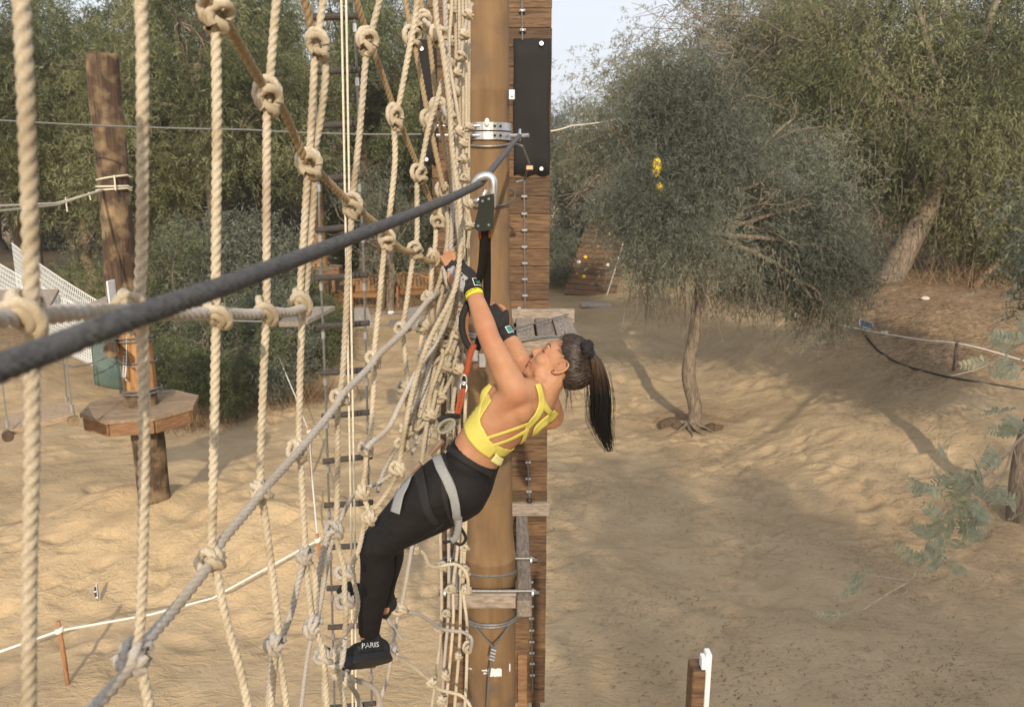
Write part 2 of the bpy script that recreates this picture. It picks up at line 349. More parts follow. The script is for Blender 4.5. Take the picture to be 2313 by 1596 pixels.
# ---------------------------------------------------------------- ground
def build_ground():
    xs = np.concatenate([np.linspace(-110, -12, 60)[:-1], np.linspace(-12, 13, 470)[:-1], np.linspace(13, 120, 70)])
    ys = np.concatenate([np.linspace(-60, 5, 60)[:-1], np.linspace(5, 17, 270)[:-1], np.linspace(17, 26, 110)[:-1], np.linspace(26, 190, 110)])
    X, Y = np.meshgrid(xs, ys); Z = H(X, Y)
    near = sstep(30, 18, np.hypot(X, Y))
    for k in range(26):                                    # scuffed dents and footprints, real relief
        fx, fy = RS.uniform(2.2, 7.5, 2); px, py = RS.uniform(0, 6.3, 2); w = RS.uniform(-.6, .6)
        Z = Z + near*.0026*np.sin(fx*X+w*fy*Y+px)*np.sin(fy*Y*1.25-w*fx*X*.5+py)
    for k in range(420):
        cx, cy = RS.uniform(-9, 10), RS.uniform(5.5, 20); r = RS.uniform(.10, .2); a = RS.uniform(0, 3.14)
        ix = np.searchsorted(xs, [cx-.7, cx+.7]); iy = np.searchsorted(ys, [cy-.7, cy+.7]); sl = (slice(*iy), slice(*ix))
        u = (X[sl]-cx)*math.cos(a)+(Y[sl]-cy)*math.sin(a); v = -(X[sl]-cx)*math.sin(a)+(Y[sl]-cy)*math.cos(a)
        q = (u/(r*1.5))**2+(v/(r*.8))**2
        Z[sl] += -.032*np.exp(-q)+.016*np.exp(-(np.sqrt(q)-1.5)**2*4)
    for t in range(16):                                    # trails of footprints
        cx, cy = RS.uniform(-7, 7), RS.uniform(6, 14); a = RS.uniform(0, 6.28)
        for s in range(26):
            a += RS.normal()*.12; cx += .36*math.cos(a); cy += .36*math.sin(a); sd = .10 if s % 2 else -.10
            qx, qy = cx-sd*math.sin(a), cy+sd*math.cos(a)
            if not (-11 < qx < 12 and 5.6 < qy < 16.5): continue
            ix = np.searchsorted(xs, [qx-.4, qx+.4]); iy = np.searchsorted(ys, [qy-.4, qy+.4]); sl = (slice(*iy), slice(*ix))
            u = (X[sl]-qx)*math.cos(a)+(Y[sl]-qy)*math.sin(a); v = -(X[sl]-qx)*math.sin(a)+(Y[sl]-qy)*math.cos(a)
            q = (u/.15)**2+(v/.065)**2; Z[sl] += -.040*np.exp(-q**1.5)+.014*np.exp(-(np.sqrt(q)-1.6)**2*5)
    n, m_ = X.shape
    i, j = np.meshgrid(np.arange(n-1), np.arange(m_-1), indexing='ij'); a = i*m_+j
    F = np.stack([a, a+1, a+m_+1, a+m_], -1).reshape(-1, 4)
    me = np_mesh('ground', np.stack([X, Y, Z], -1).reshape(-1, 3), F, smooth=True)
    lit = sstep(6.0, 8.5, X-.05*(Y-14))*sstep(12.5, 15, Y) + .75*sstep(-3, -6, X+(Y-20)*.3)*sstep(17, 21, Y)
    lit = lit + .9*np.exp(-(((X-3.55)/1.1)**2+((Y-15.0)/.7)**2)) + .8*sstep(20, 27, Y)*sstep(6, 3, np.abs(X+3))*0.5
    lit = lit + .8*sstep(3.8, 5.5, X)*sstep(6.4, 9, Y)*sstep(12, 10, Y)*.5
    at_ = me.attributes.new('litter', 'FLOAT', 'POINT'); at_.data.foreach_set('value', np.clip(lit, 0, 1).ravel().astype(np.float32))
    yc = 10.1-.07*(X+4.0)**2; fr = sstep(yc-2.9, yc-1.9, Y)*(1-sstep(yc+.2, yc+.5, Y))*np.exp(-np.abs((X+4.1)/2.7)**4)
    f_ = me.attributes.new('fresh', 'FLOAT', 'POINT'); f_.data.foreach_set('value', np.clip(fr, 0, 1).ravel().astype(np.float32))
    tag(obj('ground', me, M['sand']), kind='structure')
build_ground()

# ---------------------------------------------------------------- trees
def unit(v): return v/(np.linalg.norm(v, axis=-1, keepdims=True)+1e-9)
def wobble(P, seed):
    r = np.random.RandomState(seed); s = np.zeros(len(P))
    for k in range(7):
        f = r.uniform(.5, 1.9, 3)*r.choice([-1, 1], 3); s += np.sin(P@f+r.uniform(0, 6.3))
    return s/7
def crown_mesh(name, lobes, n_twig, per, ll, lw, droop, seed, gap=-.12, twig_len=.45, hang=.0, hollow=.55):
    """leaf sprays through the volume of several lobes: every spray is a twig with narrow leaves along it"""
    r = np.random.RandomState(seed)
    W = np.array([l[2] if len(l) > 2 else 1.0 for l in lobes])*np.array([np.prod(l[1]) for l in lobes])**.67; W /= W.sum()
    c_all = []
    tries = 0
    while sum(map(len, c_all)) < n_twig and tries < 12:
        tries += 1
        k = r.choice(len(lobes), n_twig, p=W)
        c = np.array([l[0] for l in lobes])[k]; R = np.array([l[1] for l in lobes])[k]
        u = unit(r.normal(size=(n_twig, 3))); rad = (hollow+(1-hollow)*r.rand(n_twig)**.7)*(1+.22*r.normal(size=n_twig))
        P = c+u*R*rad[:, None]
        ok = wobble(P*1.1, seed)+.45*wobble(P*3.1, seed+1) > gap
        c_all.append(np.concatenate([P[ok], u[ok]], 1))
    A = np.concatenate(c_all)[:n_twig]; P, U = A[:, :3], A[:, 3:]; n = len(P)
    D = unit(U*.7+r.normal(size=(n, 3))*.75+np.array([0, 0, -droop])); TL = twig_len*r.uniform(.5, 1.4, n)
    t = (np.arange(per)[None]+r.rand(n, per))/per
    sag = np.array([0, 0, -1.0])*(t**2)[..., None]*(droop*.45+hang)*TL[:, None, None]
    base = P[:, None]+D[:, None]*(t*TL[:, None])[..., None]+sag+r.normal(size=(n, per, 3))*.02
    ld = unit(D[:, None]*.6+r.normal(size=(n, per, 3))*.8+np.array([0, 0, -droop*.8]))
    side = unit(np.cross(ld, r.normal(size=(n, per, 3))))
    l = ll*r.uniform(.6, 1.4, (n, per, 1)); w = lw*r.uniform(.7, 1.3, (n, per, 1))
    a = base; m_ = base+ld*l*.5; e = base+ld*l
    V = np.stack([a, m_+side*w*.5, e, m_-side*w*.5], 2).reshape(-1, 3)
    F = np.arange(len(V)).reshape(-1, 4)
    tone = np.clip(.5+.33*wobble(P*.9, seed+5)*2+r.normal(size=n)*.16, 0, 1)
    rn = np.clip(tone[:, None]+r.normal(size=(n, per))*.13, 0, 1).ravel()
    return np_mesh(name, V, F, rnd=rn), P, D, TL
def limb(mb, p0, p1, r0, r1, sag, rng, n=7, sides=6):
    p0 = np.array(p0, float); p1 = np.array(p1, float); L = np.linalg.norm(p1-p0)
    k1, k2 = rng.normal(size=3)*L*.06, rng.normal(size=3)*L*.05
    pts = []
    for t in np.linspace(0, 1, n):
        pts.append(p0+(p1-p0)*t+np.array([0, 0, sag*L])*math.sin(math.pi*t)+k1*math.sin(math.pi*t)+k2*math.sin(2*math.pi*t))
    rr = [r0+(r1-r0)*t**.8 for t in np.linspace(0, 1, n)]
    mb.tube(pts, rr, n=sides, cap=False); return pts
def wood_mesh(name, trunk, radii, lobes, seed, n_sub=5, n_fine=0, sub_r=.03, sides=9, hang=0, start=.55):
    rng = np.random.RandomState(seed); mb = MB()
    A, _ = spline(trunk, .25); s = np.linspace(0, 1, len(A)); rr = np.interp(s, np.linspace(0, 1, len(radii)), radii)
    rr = rr*(1+.05*np.sin(s*23+1)+.04*np.sin(s*51)); mb.tube(A, list(rr), n=sides, cap=True)
    ends = []
    for l in lobes:
        c = np.array(l[0]); R = np.array(l[1])
        st = A[int(len(A)*rng.uniform(start, .98))] if len(A) > 3 else A[-1]
        q = limb(mb, st, c, radii[-1]*.75, max(.02, radii[-1]*.3), .08, rng)
        for k in range(n_sub):
            u = unit(rng.normal(size=3)); e = c+u*R*rng.uniform(.55, .95)
            q2 = limb(mb, q[rng.randint(3, 7)], e, sub_r, .008, .04, rng, n=6, sides=4)
            for j in range(n_fine):
                u2 = unit(rng.normal(size=3)+np.array([0, 0, -hang])); e2 = np.array(q2[rng.randint(2, 6)])+u2*rng.uniform(.3, .9)
                limb(mb, q2[rng.randint(2, 6)], e2, .010, .004, 0, rng, n=4, sides=3)
    me = bpy.data.meshes.new(name); me.from_pydata(mb.v, [], mb.f)
    me.polygons.foreach_set('use_smooth', np.ones(len(me.polygons), bool)); return me

def big_lobes(h, spread, low, seed, n=7):
    r = np.random.RandomState(seed); L = []
    for k in range(n):
        a = 2*math.pi*k/n+r.uniform(-.4, .4); q = spread*r.uniform(.45, .75); z = low+(h-low)*r.uniform(.15, .75)
        L.append(((q*math.cos(a), q*math.sin(a), z), (spread*r.uniform(.34, .5), spread*r.uniform(.34, .5), (h-low)*r.uniform(.2, .32))))
    L.append(((0, 0, low+(h-low)*.75), (spread*.45, spread*.45, (h-low)*.27)))
    return L
TREE = {}

def proto(key, h, spread, low, seed, n_twig, per, ll, lw, droop, leaf, bark, tr=.22, gap=-.12, n_sub=5, n_fine=2, n=7):
    L = big_lobes(h, spread, low, seed, n)
    cm, *_ = crown_mesh(key+'_crown', L, n_twig, per, ll, lw, droop, seed, gap=gap)
    cm.materials.append(M[leaf])
    w = wood_mesh(key+'_trunk', [(0, 0, -.3), (.1, .05, low*.5), (-.1, .1, low), (.1, 0, low+(h-low)*.5)], [tr*1.25, tr, tr*.85, tr*.5], L, seed, n_sub, n_fine)
    w.materials.append(M[bark]); TREE[key] = (w, cm)
proto('tall', 11.5, 4.2, 3.4, 3, 7000, 15, .15, .026, .5, 'leaf_olive', 'bark', gap=-.03)
proto('tall2', 10.5, 4.4, 2.4, 8, 7000, 15, .15, .026, .45, 'leaf_green', 'bark', gap=-.04)
proto('grey', 8.5, 3.8, 1.6, 15, 6500, 14, .14, .025, .65, 'leaf_grey', 'bark')
proto('dry', 9.0, 3.9, 1.8, 21, 6500, 14, .14, .023, .6, 'leaf_dry', 'bark', gap=-.05)
proto('bush', 3.6, 2.2, .35, 31, 4200, 10, .13, .024, .4, 'leaf_green', 'twig', tr=.08)
proto('bushg', 3.0, 2.0, .25, 37, 4200, 10, .13, .024, .4, 'leaf_grey', 'twig', tr=.08)
proto('shade', 10.5, 4.0, 3.0, 63, 3600, 11, .20, .036, .5, 'leaf_olive', 'bark', gap=.0)
def plant(key, x, y, s, rot, label, cat='tree', group=None, name='acacia_tree', sz=None):
    root = thing(name, (x, y, gz(x, y)), label, cat, group)
    root.rotation_euler = (0, 0, rot); root.scale = (s, s, sz if sz else s)
    w, c_ = TREE[key]
    obj('trunk', w, None, root); obj('crown', c_, None, root)
    return root
GL = 'trees behind the climbing net'
LEFT = [('tall', -16.5, 23, 1.0, .4, 'tall olive tree behind the white rope tunnel, beyond the hanging bridge planks'),
        ('tall2', -12.2, 26.5, 1.05, 1.9, 'tall green tree rising behind the bare timber post with platform'),
        ('tall', -8.6, 22.5, .98, 3.1, 'tall olive tree filling the space right of the bare timber post'),
        ('tall2', -5.2, 27.5, 1.05, 4.4, 'green tree behind the rope ladder and garden benches'),
        ('tall', -2.4, 30, 1.0, 5.2, 'olive tree behind the benches beside the plank tower'),
        ('dry', -10.5, 33, 1.15, .9, 'dry olive tree far behind the timber post'),
        ('tall2', -19.5, 31, 1.15, 2.5, 'green tree far behind the white rope tunnel'),
        ('dry', -4.0, 37, 1.25, 2.0, 'thin dry tree with sky gaps far behind the climbing net'),
        ('tall', -24.5, 27, 1.0, .2, 'olive tree at the far side of the rope tunnel'),
        ('tall', -14.5, 39, 1.25, 1.1, 'tall olive tree at the back of the grove behind the post')]
for a in LEFT: plant(*a[:5], a[5], group=GL)
GR = 'trees beyond the shaded sand slope'
RIGHT = [('dry', 5.9, 27, 1.12, .3, 'dry olive tree rising behind the grey tree, sky at its top'),
         ('dry', 9.6, 25, 1.15, 2.2, 'bushy yellow-green tree right behind the grey tree crown'),
         ('tall2', 15.5, 33, .72, 1.0, 'green tree behind the leaning trunk on the bank'),
         ('grey', 2.4, 36, .82, 4.0, 'grey-green tree behind the plank ramp'),
         ('dry', 3.8, 44, .85, 5.0, 'pale thin tree far behind the plank ramp against the sky'),
         ('tall', 20.5, 27, .8, 3.3, 'tall olive tree at the back of the litter-covered bank'),
         ('tall2', 23, 36, .85, .6, 'green tree far behind the litter-covered bank'),
         ('dry', 10.5, 39, .85, 3.9, 'dry tree far behind the yellow-green tree')]
for a in RIGHT: plant(*a[:5], a[5], group=GR)
for k, (key, px, py, s, rot, lab) in enumerate([
        ('bush', 480, 930, .62, .2, 'dark green bush beside the octagonal platform of the timber post'),
        ('bushg', 600, 885, .72, 1.4, 'grey-green bush behind the dry grass by the post shadow'),
        ('bush', 690, 820, .62, 2.9, 'green bush standing left of the rope ladder, behind the dry grass'),
        ('bush', 410, 850, .95, 4.1, 'tall green bush right behind the timber post'),
        ('bushg', 560, 800, 1.15, .8, 'large grey-green bush at the foot of the olive trees'),
        ('bush', 880, 600, 1.1, .5, 'dark low bush behind the garden benches'),
        ('bush', 790, 600, 1.0, 2.5, 'dark low bush between the small platform and the benches'),
        ('bush', 970, 605, 1.0, 4.5, 'dark low bush beside the plank tower behind the benches')]):
    g = gpt(px, py); plant(key, g.x, g.y, s, rot, lab, 'bush', 'bushes at the edge of the sand', 'green_bush')
for k, (px, py, s, rot, lab) in enumerate([(1262, 640, .6, 1.0, 'grey-green bush standing left of the plank ramp'),
                                      (1330, 600, .8, 2.0, 'grey-green bush behind the plank ramp')]):
    g = gpt(px, py); plant('bushg', g.x, g.y, s, rot, lab, 'bush', 'grey bushes on the right', 'grey_bush')
# trees behind the viewer whose shade lies over the right-hand sand
for (key, x, y, s, rot, lab) in [
        ('shade', 4.7, -4.0, .78, .7, 'tall thin olive tree close behind the viewing platform'),
        ('shade', 5.2, -9.5, .95, 2.2, 'thin olive tree farther behind the viewing platform'),
        ('shade', 12.0, -4.5, 1.0, 3.0, 'olive tree standing well to the side of the viewing platform'),
        ('shade', 12.3, -9.0, 1.1, 1.6, 'tall olive tree at the back corner of the clearing')]:
    plant(key, x, y, s, rot, lab, group='shade trees behind the viewing platform')
for k, (x, y, s, rot, lab) in enumerate([(-27, 41, 2.0, 0, 'broad dark bush at the far left edge of the grove'), (-20, 43, 2.2, 1, 'broad bush far behind the rope tunnel'), (-13, 45, 2.1, 2, 'broad bush far behind the bare timber post'),
        (-7, 46, 2.2, 3, 'broad bush far behind the rope ladder'), (-1, 48, 2.1, 4, 'broad bush far behind the plank tower'), (6, 49, 2.2, 5, 'broad bush far behind the grey tree'), (13, 47, 2.2, .5, 'broad bush far behind the yellow-green tree'), (20, 46, 2.3, 1.5, 'broad bush far behind the leaning tree'), (27, 42, 2.2, 2.5, 'broad bush at the far right edge of the grove')]):
    plant('bush' if k % 2 else 'bushg', x, y, s, rot, lab, 'bush', 'broad bushes closing the grove', 'broad_bush')
# the single grey tree on the sand slope
tb = gpt(1556, 966); tx, ty, tz = tb
def T(px, py, dy=0): return tuple(at(px, py, ty+dy))
gt = thing('ghaf_tree', tb, 'single grey-leaved tree with curved bare trunk on the open sand slope', 'tree')
trunk = [T(1560, 985), T(1572, 930), T(1558, 870), T(1556, 820), T(1572, 740), T(1580, 680), T(1588, 600), T(1600, 500)]
lob = []
for (px, py, dy, rx, ry, rz, wt) in [(1505, 465, -.6, 1.3, 1.5, .95, 1.1), (1700, 480, .2, 1.5, 1.6, 1.0, 1.1), (1830, 560, .4, 1.1, 1.2, .85, 1), (1600, 340, .3, 1.5, 1.7, 1.0, 1),
                                 (1400, 430, .4, .9, 1.2, .65, .8), (1760, 380, 1.0, 1.4, 1.5, .9, .9), (1430, 360, .8, 1.2, 1.3, .85, .8), (1620, 560, -.5, 1.5, 1.1, .55, 1.1),
                                 (1880, 650, .6, .7, 1.0, .55, .8), (1730, 630, .6, 1.1, 1.0, .5, .9), (1330, 420, .8, .8, .9, .7, .6), (1560, 230, .8, 1.1, 1.2, .8, .6), (1450, 250, 1.0, .7, .8, .6, .6), (1680, 220, .9, .8, .8, .6, .6), (1790, 270, 1.0, .7, .8, .6, .6), (1900, 470, .8, .7, .8, .5, .7), (1940, 600, .5, .4, .6, .4, .7), (1500, 150, 1.0, .6, .6, .5, .5), (1620, 140, 1.1, .5, .6, .5, .5), (1480, 600, -.6, .7, .7, .35, .8), (1850, 720, .4, .5, .6, .3, .7)]:
    lob.append((T(px, py, dy), (rx, ry, rz), wt))
cm, P_, D_, TL_ = crown_mesh('crown', lob, 13500, 11, .105, .016, .55, 44, gap=.02, twig_len=.42, hollow=.30)
off = np.array(tb)
def shift(me):
    co = np.zeros(len(me.vertices)*3, np.float32); me.vertices.foreach_get('co', co)
    me.vertices.foreach_set('co', (co.reshape(-1, 3)-off).ravel()); me.update(); return me
obj('crown', shift(cm), M['leaf_grey'], gt)
wm = wood_mesh('trunk', trunk, [.165, .140, .132, .128, .132, .125, .105, .08], lob, 45, start=.86, n_sub=7, n_fine=4, sub_r=.022, sides=12, hang=1.2)
obj('trunk', shift(wm), M['bark'], gt)
mb = MB(); rng = np.random.RandomState(4)
for k in range(150):                         # bare hanging twigs under the crown
    px, py = rng.uniform(1420, 1780), rng.uniform(600, 650); p = np.array(T(px, py, rng.uniform(-1, 1)))
    q = p+np.array([rng.normal()*.25, rng.normal()*.25, -rng.uniform(.4, 1.15)])
    limb(mb, p+np.array([0, 0, .5]), q, .009, .004, .03, rng, n=6, sides=3)
mb.build('hanging_twig', M['twig'], gt)['kind'] = 'stuff'
mb = MB()
for k in range(9):
    a = rng.uniform(0, 6.28); L = rng.uniform(.4, 1.0); p = np.array(tb)+np.array([0, 0, .12]); q = np.array(tb)+np.array([L*math.cos(a), L*math.sin(a), 0]); q[2] = gz(q[0], q[1])-.01
    limb(mb, p, q, .05, .012, .04, rng, n=6, sides=5)
mb.build('surface_root', M['bark'], gt, smooth=True)
def lump(name, c, r, m, label, cat, seed, group=None, squash=.5):
    rng = np.random.RandomState(seed); bm = bmesh.new(); bmesh.ops.create_icosphere(bm, subdivisions=3, radius=1)
    f = rng.normal(size=(6, 3))*2.4; ph = rng.uniform(0, 6, 6)
    for v in bm.verts:
        p = np.array(v.co); k = 1+.12*sum(np.sin(f[i]@p+ph[i]) for i in range(6)); v.co = Vector((p[0]*r*k, p[1]*r*.8*k, p[2]*r*squash*k))
    me = bpy.data.meshes.new(name); bm.to_mesh(me); bm.free()
    me.polygons.foreach_set('use_smooth', np.ones(len(me.polygons), bool))
    o = obj(name, me, m); o.location = (c[0], c[1], c[2]+r*squash*.3); return tag(o, label, cat, group)
M['duff'] = mat('root_litter', (.06, .038, .022), (.15, .10, .06), rough=.95, scale=16, bump=1, bdist=.05)
lump('litter_heap', gpt(1518, 962), .22, M['duff'], 'dark heap of dry litter left of the grey tree trunk', 'litter', 3)
lump('litter_heap', gpt(1612, 968), .17, M['duff'], 'dark heap of dry litter right of the grey tree trunk', 'litter', 5)

# leaning tree on the right bank
bb = gpt(2010, 632); LY = bb.y
def T2(px, py, dy=0): return tuple(at(px, py, LY+dy))
lt = thing('leaning_tree', bb, 'large green tree with thick leaning tan trunk on the litter-covered bank', 'tree')
off = np.array(bb)
lob = [(T2(x, y, d), (rx, ry, rz), w) for (x, y, d, rx, ry, rz, w) in
       [(2140, 330, -.4, 1.7, 1.6, 1.3, 1), (2010, 380, .3, 1.3, 1.5, 1.2, 1), (2230, 480, -.2, 1.3, 1.4, 1.2, 1), (2240, 170, .2, 1.9, 1.8, 1.7, 1), (1960, 120, .8, 1.8, 1.8, 1.5, 1),
        (1830, 230, 1.6, 1.7, 1.7, 1.5, 1), (1900, 300, .8, 1.3, 1.3, 1.2, .8), (2340, 300, 0, 1.6, 1.6, 1.9, 1), (2330, 560, -.3, 1.1, 1.2, 1.1, .8), (2150, -60, .5, 2.2, 1.8, 1.0, .25), (1850, 20, 1.2, 1.6, 1.6, .9, .4),
        (2080, 470, .6, .9, 1.0, .7, .9), (2330, 40, .4, 1.6, 1.6, 1.6, 1)]]
cm, *_ = crown_mesh('crown', lob, 11000, 10, .16, .028, .8, 52, gap=-.2, twig_len=.5, hollow=.4)
obj('crown', shift(cm), M['leaf_olive'], lt)
trunk = [T2(1985, 668), T2(2012, 625), T2(2045, 560), T2(2090, 480), T2(2112, 390), T2(2130, 320)]
wm = wood_mesh('trunk', trunk, [.42, .36, .31, .30, .24, .2], lob, 53, n_sub=7, n_fine=4, sub_r=.03, sides=14, hang=1.0)
obj('trunk', shift(wm), M['bark'], lt)
mb = MB(); rng = np.random.RandomState(6)
for pts, r0, r1 in [([T2(2112, 400), T2(2150, 240), T2(2230, 60), T2(2270, -80)], .14, .08), ([T2(2120, 380), T2(2200, 300), T2(2260, 200)], .12, .06),
                  ([T2(2150, 250), T2(2110, 150), T2(2050, -60)], .1, .05), ([T2(1830, 200, 1.4), T2(1900, 100, 1), T2(1990, 0, .8), T2(2050, -60, .8)], .03, .09), ([T2(1560, 30, 2), T2(1700, 40, 1.8), T2(1800, 90, 1.4), T2(1900, 100, 1)], .008, .04)]:
    A, _ = spline(pts, .2); mb.tube(A, list(np.linspace(r0, r1, len(A))), n=8)
for k in range(190):
    px, py = rng.choice([2090, 2200, 2230, 2050, 1960])+rng.normal()*40, rng.choice([300, 360, 240, 470])+rng.normal()*60
    p = np.array(T2(px, py, rng.uniform(-1.2, .5))); q = p+np.array([rng.normal()*.3, rng.normal()*.2, -rng.uniform(.4, 1.3)])
    limb(mb, p, q, .014, .005, .05, rng, n=5, sides=3)
for k in range(120):
    px, py = rng.uniform(1480, 1900), rng.uniform(0, 120); p = np.array(T2(px, py, 2+rng.uniform(-.5, .5))); q = p+np.array([-rng.uniform(.3, 1.2), rng.normal()*.2, rng.normal()*.45])
    limb(mb, p, q, .016, .005, .0, rng, n=5, sides=3)
mb.build('bare_branch', M['twig'], lt, smooth=True)['kind'] = 'stuff'
# slim trunks standing in the shade of the grove
def slim(px, py, top, r, m, label, rngs, lean=0):
    g = gpt(px, py); rng = np.random.RandomState(rngs); root = thing('slim_tree', g, label, 'tree', 'slim trunks in the grove'); mb = MB()
    pts = [(g.x, g.y, g.z-.2)]+[(g.x+lean*t+rng.normal()*.07, g.y+rng.normal()*.07, g.z+top*t) for t in (.2, .4, .6, .8, 1)]
    A, _ = spline(pts, .2); mb.tube(A, list(np.linspace(r, r*.6, len(A))), n=9); mb.build('trunk', M[m], root, smooth=True)
    mb = MB()
    for k in range(14): limb(mb, A[rng.randint(len(A)//3, len(A))], A[rng.randint(len(A)//2, len(A))]+rng.normal(size=3)*np.array([.8, .8, .5]), r*.25, .008, 0, rng, n=5, sides=4)
    mb.build('branch', M['twig'], root)
    cmm, *_ = crown_mesh('crown', [((g.x+lean, g.y, g.z+top), (1.2, 1.2, .8)), ((g.x+.3, g.y-.5, g.z+top*.55), (.7, .6, .5), .5)], 420, 9, .13, .025, .6, rngs)
    global off; off = np.array(g); obj('crown', shift(cmm), M['leaf_grey'], root)
slim(205, 690, 4.2, .20, 'bark_tan', 'pale curved tree trunk standing left of the timber post', 3, .25)
slim(180, 640, 4.5, .14, 'bark', 'dark slim trunk behind the white rope tunnel', 4, -.2)
slim(95, 612, 4.5, .09, 'bark', 'thin dark trunk beside the white rope tunnel', 5, .1)
slim(880, 706, 3.2, .13, 'bark', 'small bare tree standing between the garden benches', 6, .3)
slim(855, 700, 3.6, .15, 'bark', 'small brown tree trunk close behind the garden bench', 7, .1)
slim(2165, 610, 4.0, .09, 'bark', 'thin dark trunk behind the leaning tree', 8, .1)
slim(2190, 600, 4.0, .12, 'bark', 'dark trunk in the shade behind the bank', 9, -.1)

# fallen leaf bits and twiglets on the sand
def litter_bits(n, seed):
    r = np.random.RandomState(seed); P = []
    while len(P) < n:
        x, y = r.uniform(.2, 11), r.uniform(5.6, 21)
        if x > y*.72: continue
        w = .5+.5*math.sin(x*1.7+y*.6)*math.sin(y*1.3-x*.8)
        if r.rand() < w**1.5+.08: P.append((x, y))
    P = np.array(P); z = H(P[:, 0], P[:, 1])+.012; a = r.normal(size=n)*.7+.3; L = r.uniform(.010, .042, n); w = r.uniform(.0018, .0045, n)
    d = np.stack([np.cos(a), np.sin(a), r.normal(size=n)*.12], 1); s = np.stack([-np.sin(a), np.cos(a), np.zeros(n)], 1); c = np.stack([P[:, 0], P[:, 1], z], 1)
    k = s*(r.normal(size=n)*.3*L)[:, None]
    V = np.stack([c-d*L[:, None]-s*w[:, None], c-s*w[:, None]+k, c+d*L[:, None], c+s*w[:, None]+k], 1).reshape(-1, 3)
    o = obj('leaf_litter', np_mesh('leaf_litter', V, np.arange(4*n).reshape(-1, 4), rnd=r.rand(n)), leaf_mat('fallen_leaf', (.05, .032, .018), (.11, .072, .042), (.20, .14, .085), trans=.1)); tag(o, 'small dry leaf bits and twiglets scattered over the shaded sand', 'leaf litter', kind='stuff')
litter_bits(17000, 5)
# dry grass tufts
def tuft(px, py, n, h, s, label, seed, spread=.35):
    g = gpt(px, py); r = np.random.RandomState(seed); b = np.array(g)+np.stack([r.normal(size=n)*spread, r.normal(size=n)*spread*.6, np.zeros(n)], 1)
    d = unit(np.stack([r.normal(size=n)*.45, r.normal(size=n)*.45, np.ones(n)], 1)); L = h*r.uniform(.5, 1.2, n)[:, None]; w = unit(np.cross(d, r.normal(size=(n, 3))))*.006
    e = b+d*L; e[:, 2] -= .1*L[:, 0]
    V = np.stack([b-w, b+w, e+w*.3, e-w*.3], 1).reshape(-1, 3)-np.array(g)
    o = obj('dry_grass', np_mesh('dry_grass', V, np.arange(4*n).reshape(-1, 4), rnd=r.rand(n)), M['straw'], None, g); tag(o, label, 'grass', kind='stuff')
tuft(575, 905, 900, .75, 1, 'tall dry straw grass at the edge of the bushes', 1, .5)
tuft(690, 900, 700, .6, 1, 'dry straw grass by the leaning white rope stake', 2, .5)
tuft(430, 965, 600, .5, 1, 'grey dry grass under the octagonal platform', 3, .5)
tuft(930, 690, 900, .5, 1, 'reddish dry brush by the garden benches', 4, .8)
tuft(2230, 640, 500, .8, 1, 'dry stalks on the bank beside the leaning trunk', 5, .8)

# ---------------------------------------------------------------- timber post with octagonal platform, left
def octagon(c, r, rot=0): return [(c[0]+r*math.cos(rot+math.pi/8+k*math.pi/4), c[1]+r*math.sin(rot+math.pi/8+k*math.pi/4)) for k in range(8)]
def clip_poly(poly, x0, x1):               # keep x0 <= x <= x1
    def cut(P, f):
        out = []
        for i in range(len(P)):
            a, b = P[i-1], P[i]; fa, fb = f(a), f(b)
            if fa >= 0: out.append(a)
            if fa*fb < 0: t = fa/(fa-fb); out.append((a[0]+(b[0]-a[0])*t, a[1]+(b[1]-a[1])*t))
        return out
    P = cut(poly, lambda p: p[0]-x0); return cut(P, lambda p: x1-p[0]) if P else P
def octo_deck(root, c, r, z, th, n, mtop, mrim, rot=0, hole=0, rimh=.14, ang=0):
    poly = octagon((0, 0), r, rot); w = 2*r/n
    for k in range(n):
        P = clip_poly([(y, x) for x, y in poly], -r+k*w+.006, -r+(k+1)*w-.006)     # boards run along x
        if len(P) < 3: continue
        P = [(c[0]+q*math.cos(ang)-p*math.sin(ang), c[1]+q*math.sin(ang)+p*math.cos(ang)) for p, q in P][::-1]
        MB().prism(P, z-th, z+.004*(k % 2)).build('deck_plank', mtop, root)
    ring = [(c[0]+x*math.cos(ang)-y*math.sin(ang), c[1]+x*math.sin(ang)+y*math.cos(ang)) for x, y in octagon((0, 0), r-.05, rot)]
    for k in range(8):
        a, b = Vector((*ring[k], z-th-rimh/2-.002)), Vector((*ring[(k+1) % 8], z-th-rimh/2-.002)); d = (b-a); L = d.length; d.normalize()
        R = Matrix((d, Vector((0, 0, 1)).cross(d), Vector((0, 0, 1)))).transposed()
        MB().box((a+b)/2, (L-.012, .05, rimh), R, .006).build('rim_board', mrim, root)
pb = gpt(352, 1122); PY = pb.y
post = thing('timber_post', pb, 'tall dark timber post with octagonal wooden platform, standing on a sand mound', 'post')
Pp = lambda px, py: tuple(at(px, py, PY))
pts = [Pp(362, 1240), Pp(351, 1140), Pp(335, 1000), Pp(320, 900), Pp(300, 780), Pp(285, 690), Pp(272, 620), Pp(262, 480), Pp(248, 330), Pp(237, 220), Pp(231, 123)]
mpp = PY/FPX*1.06
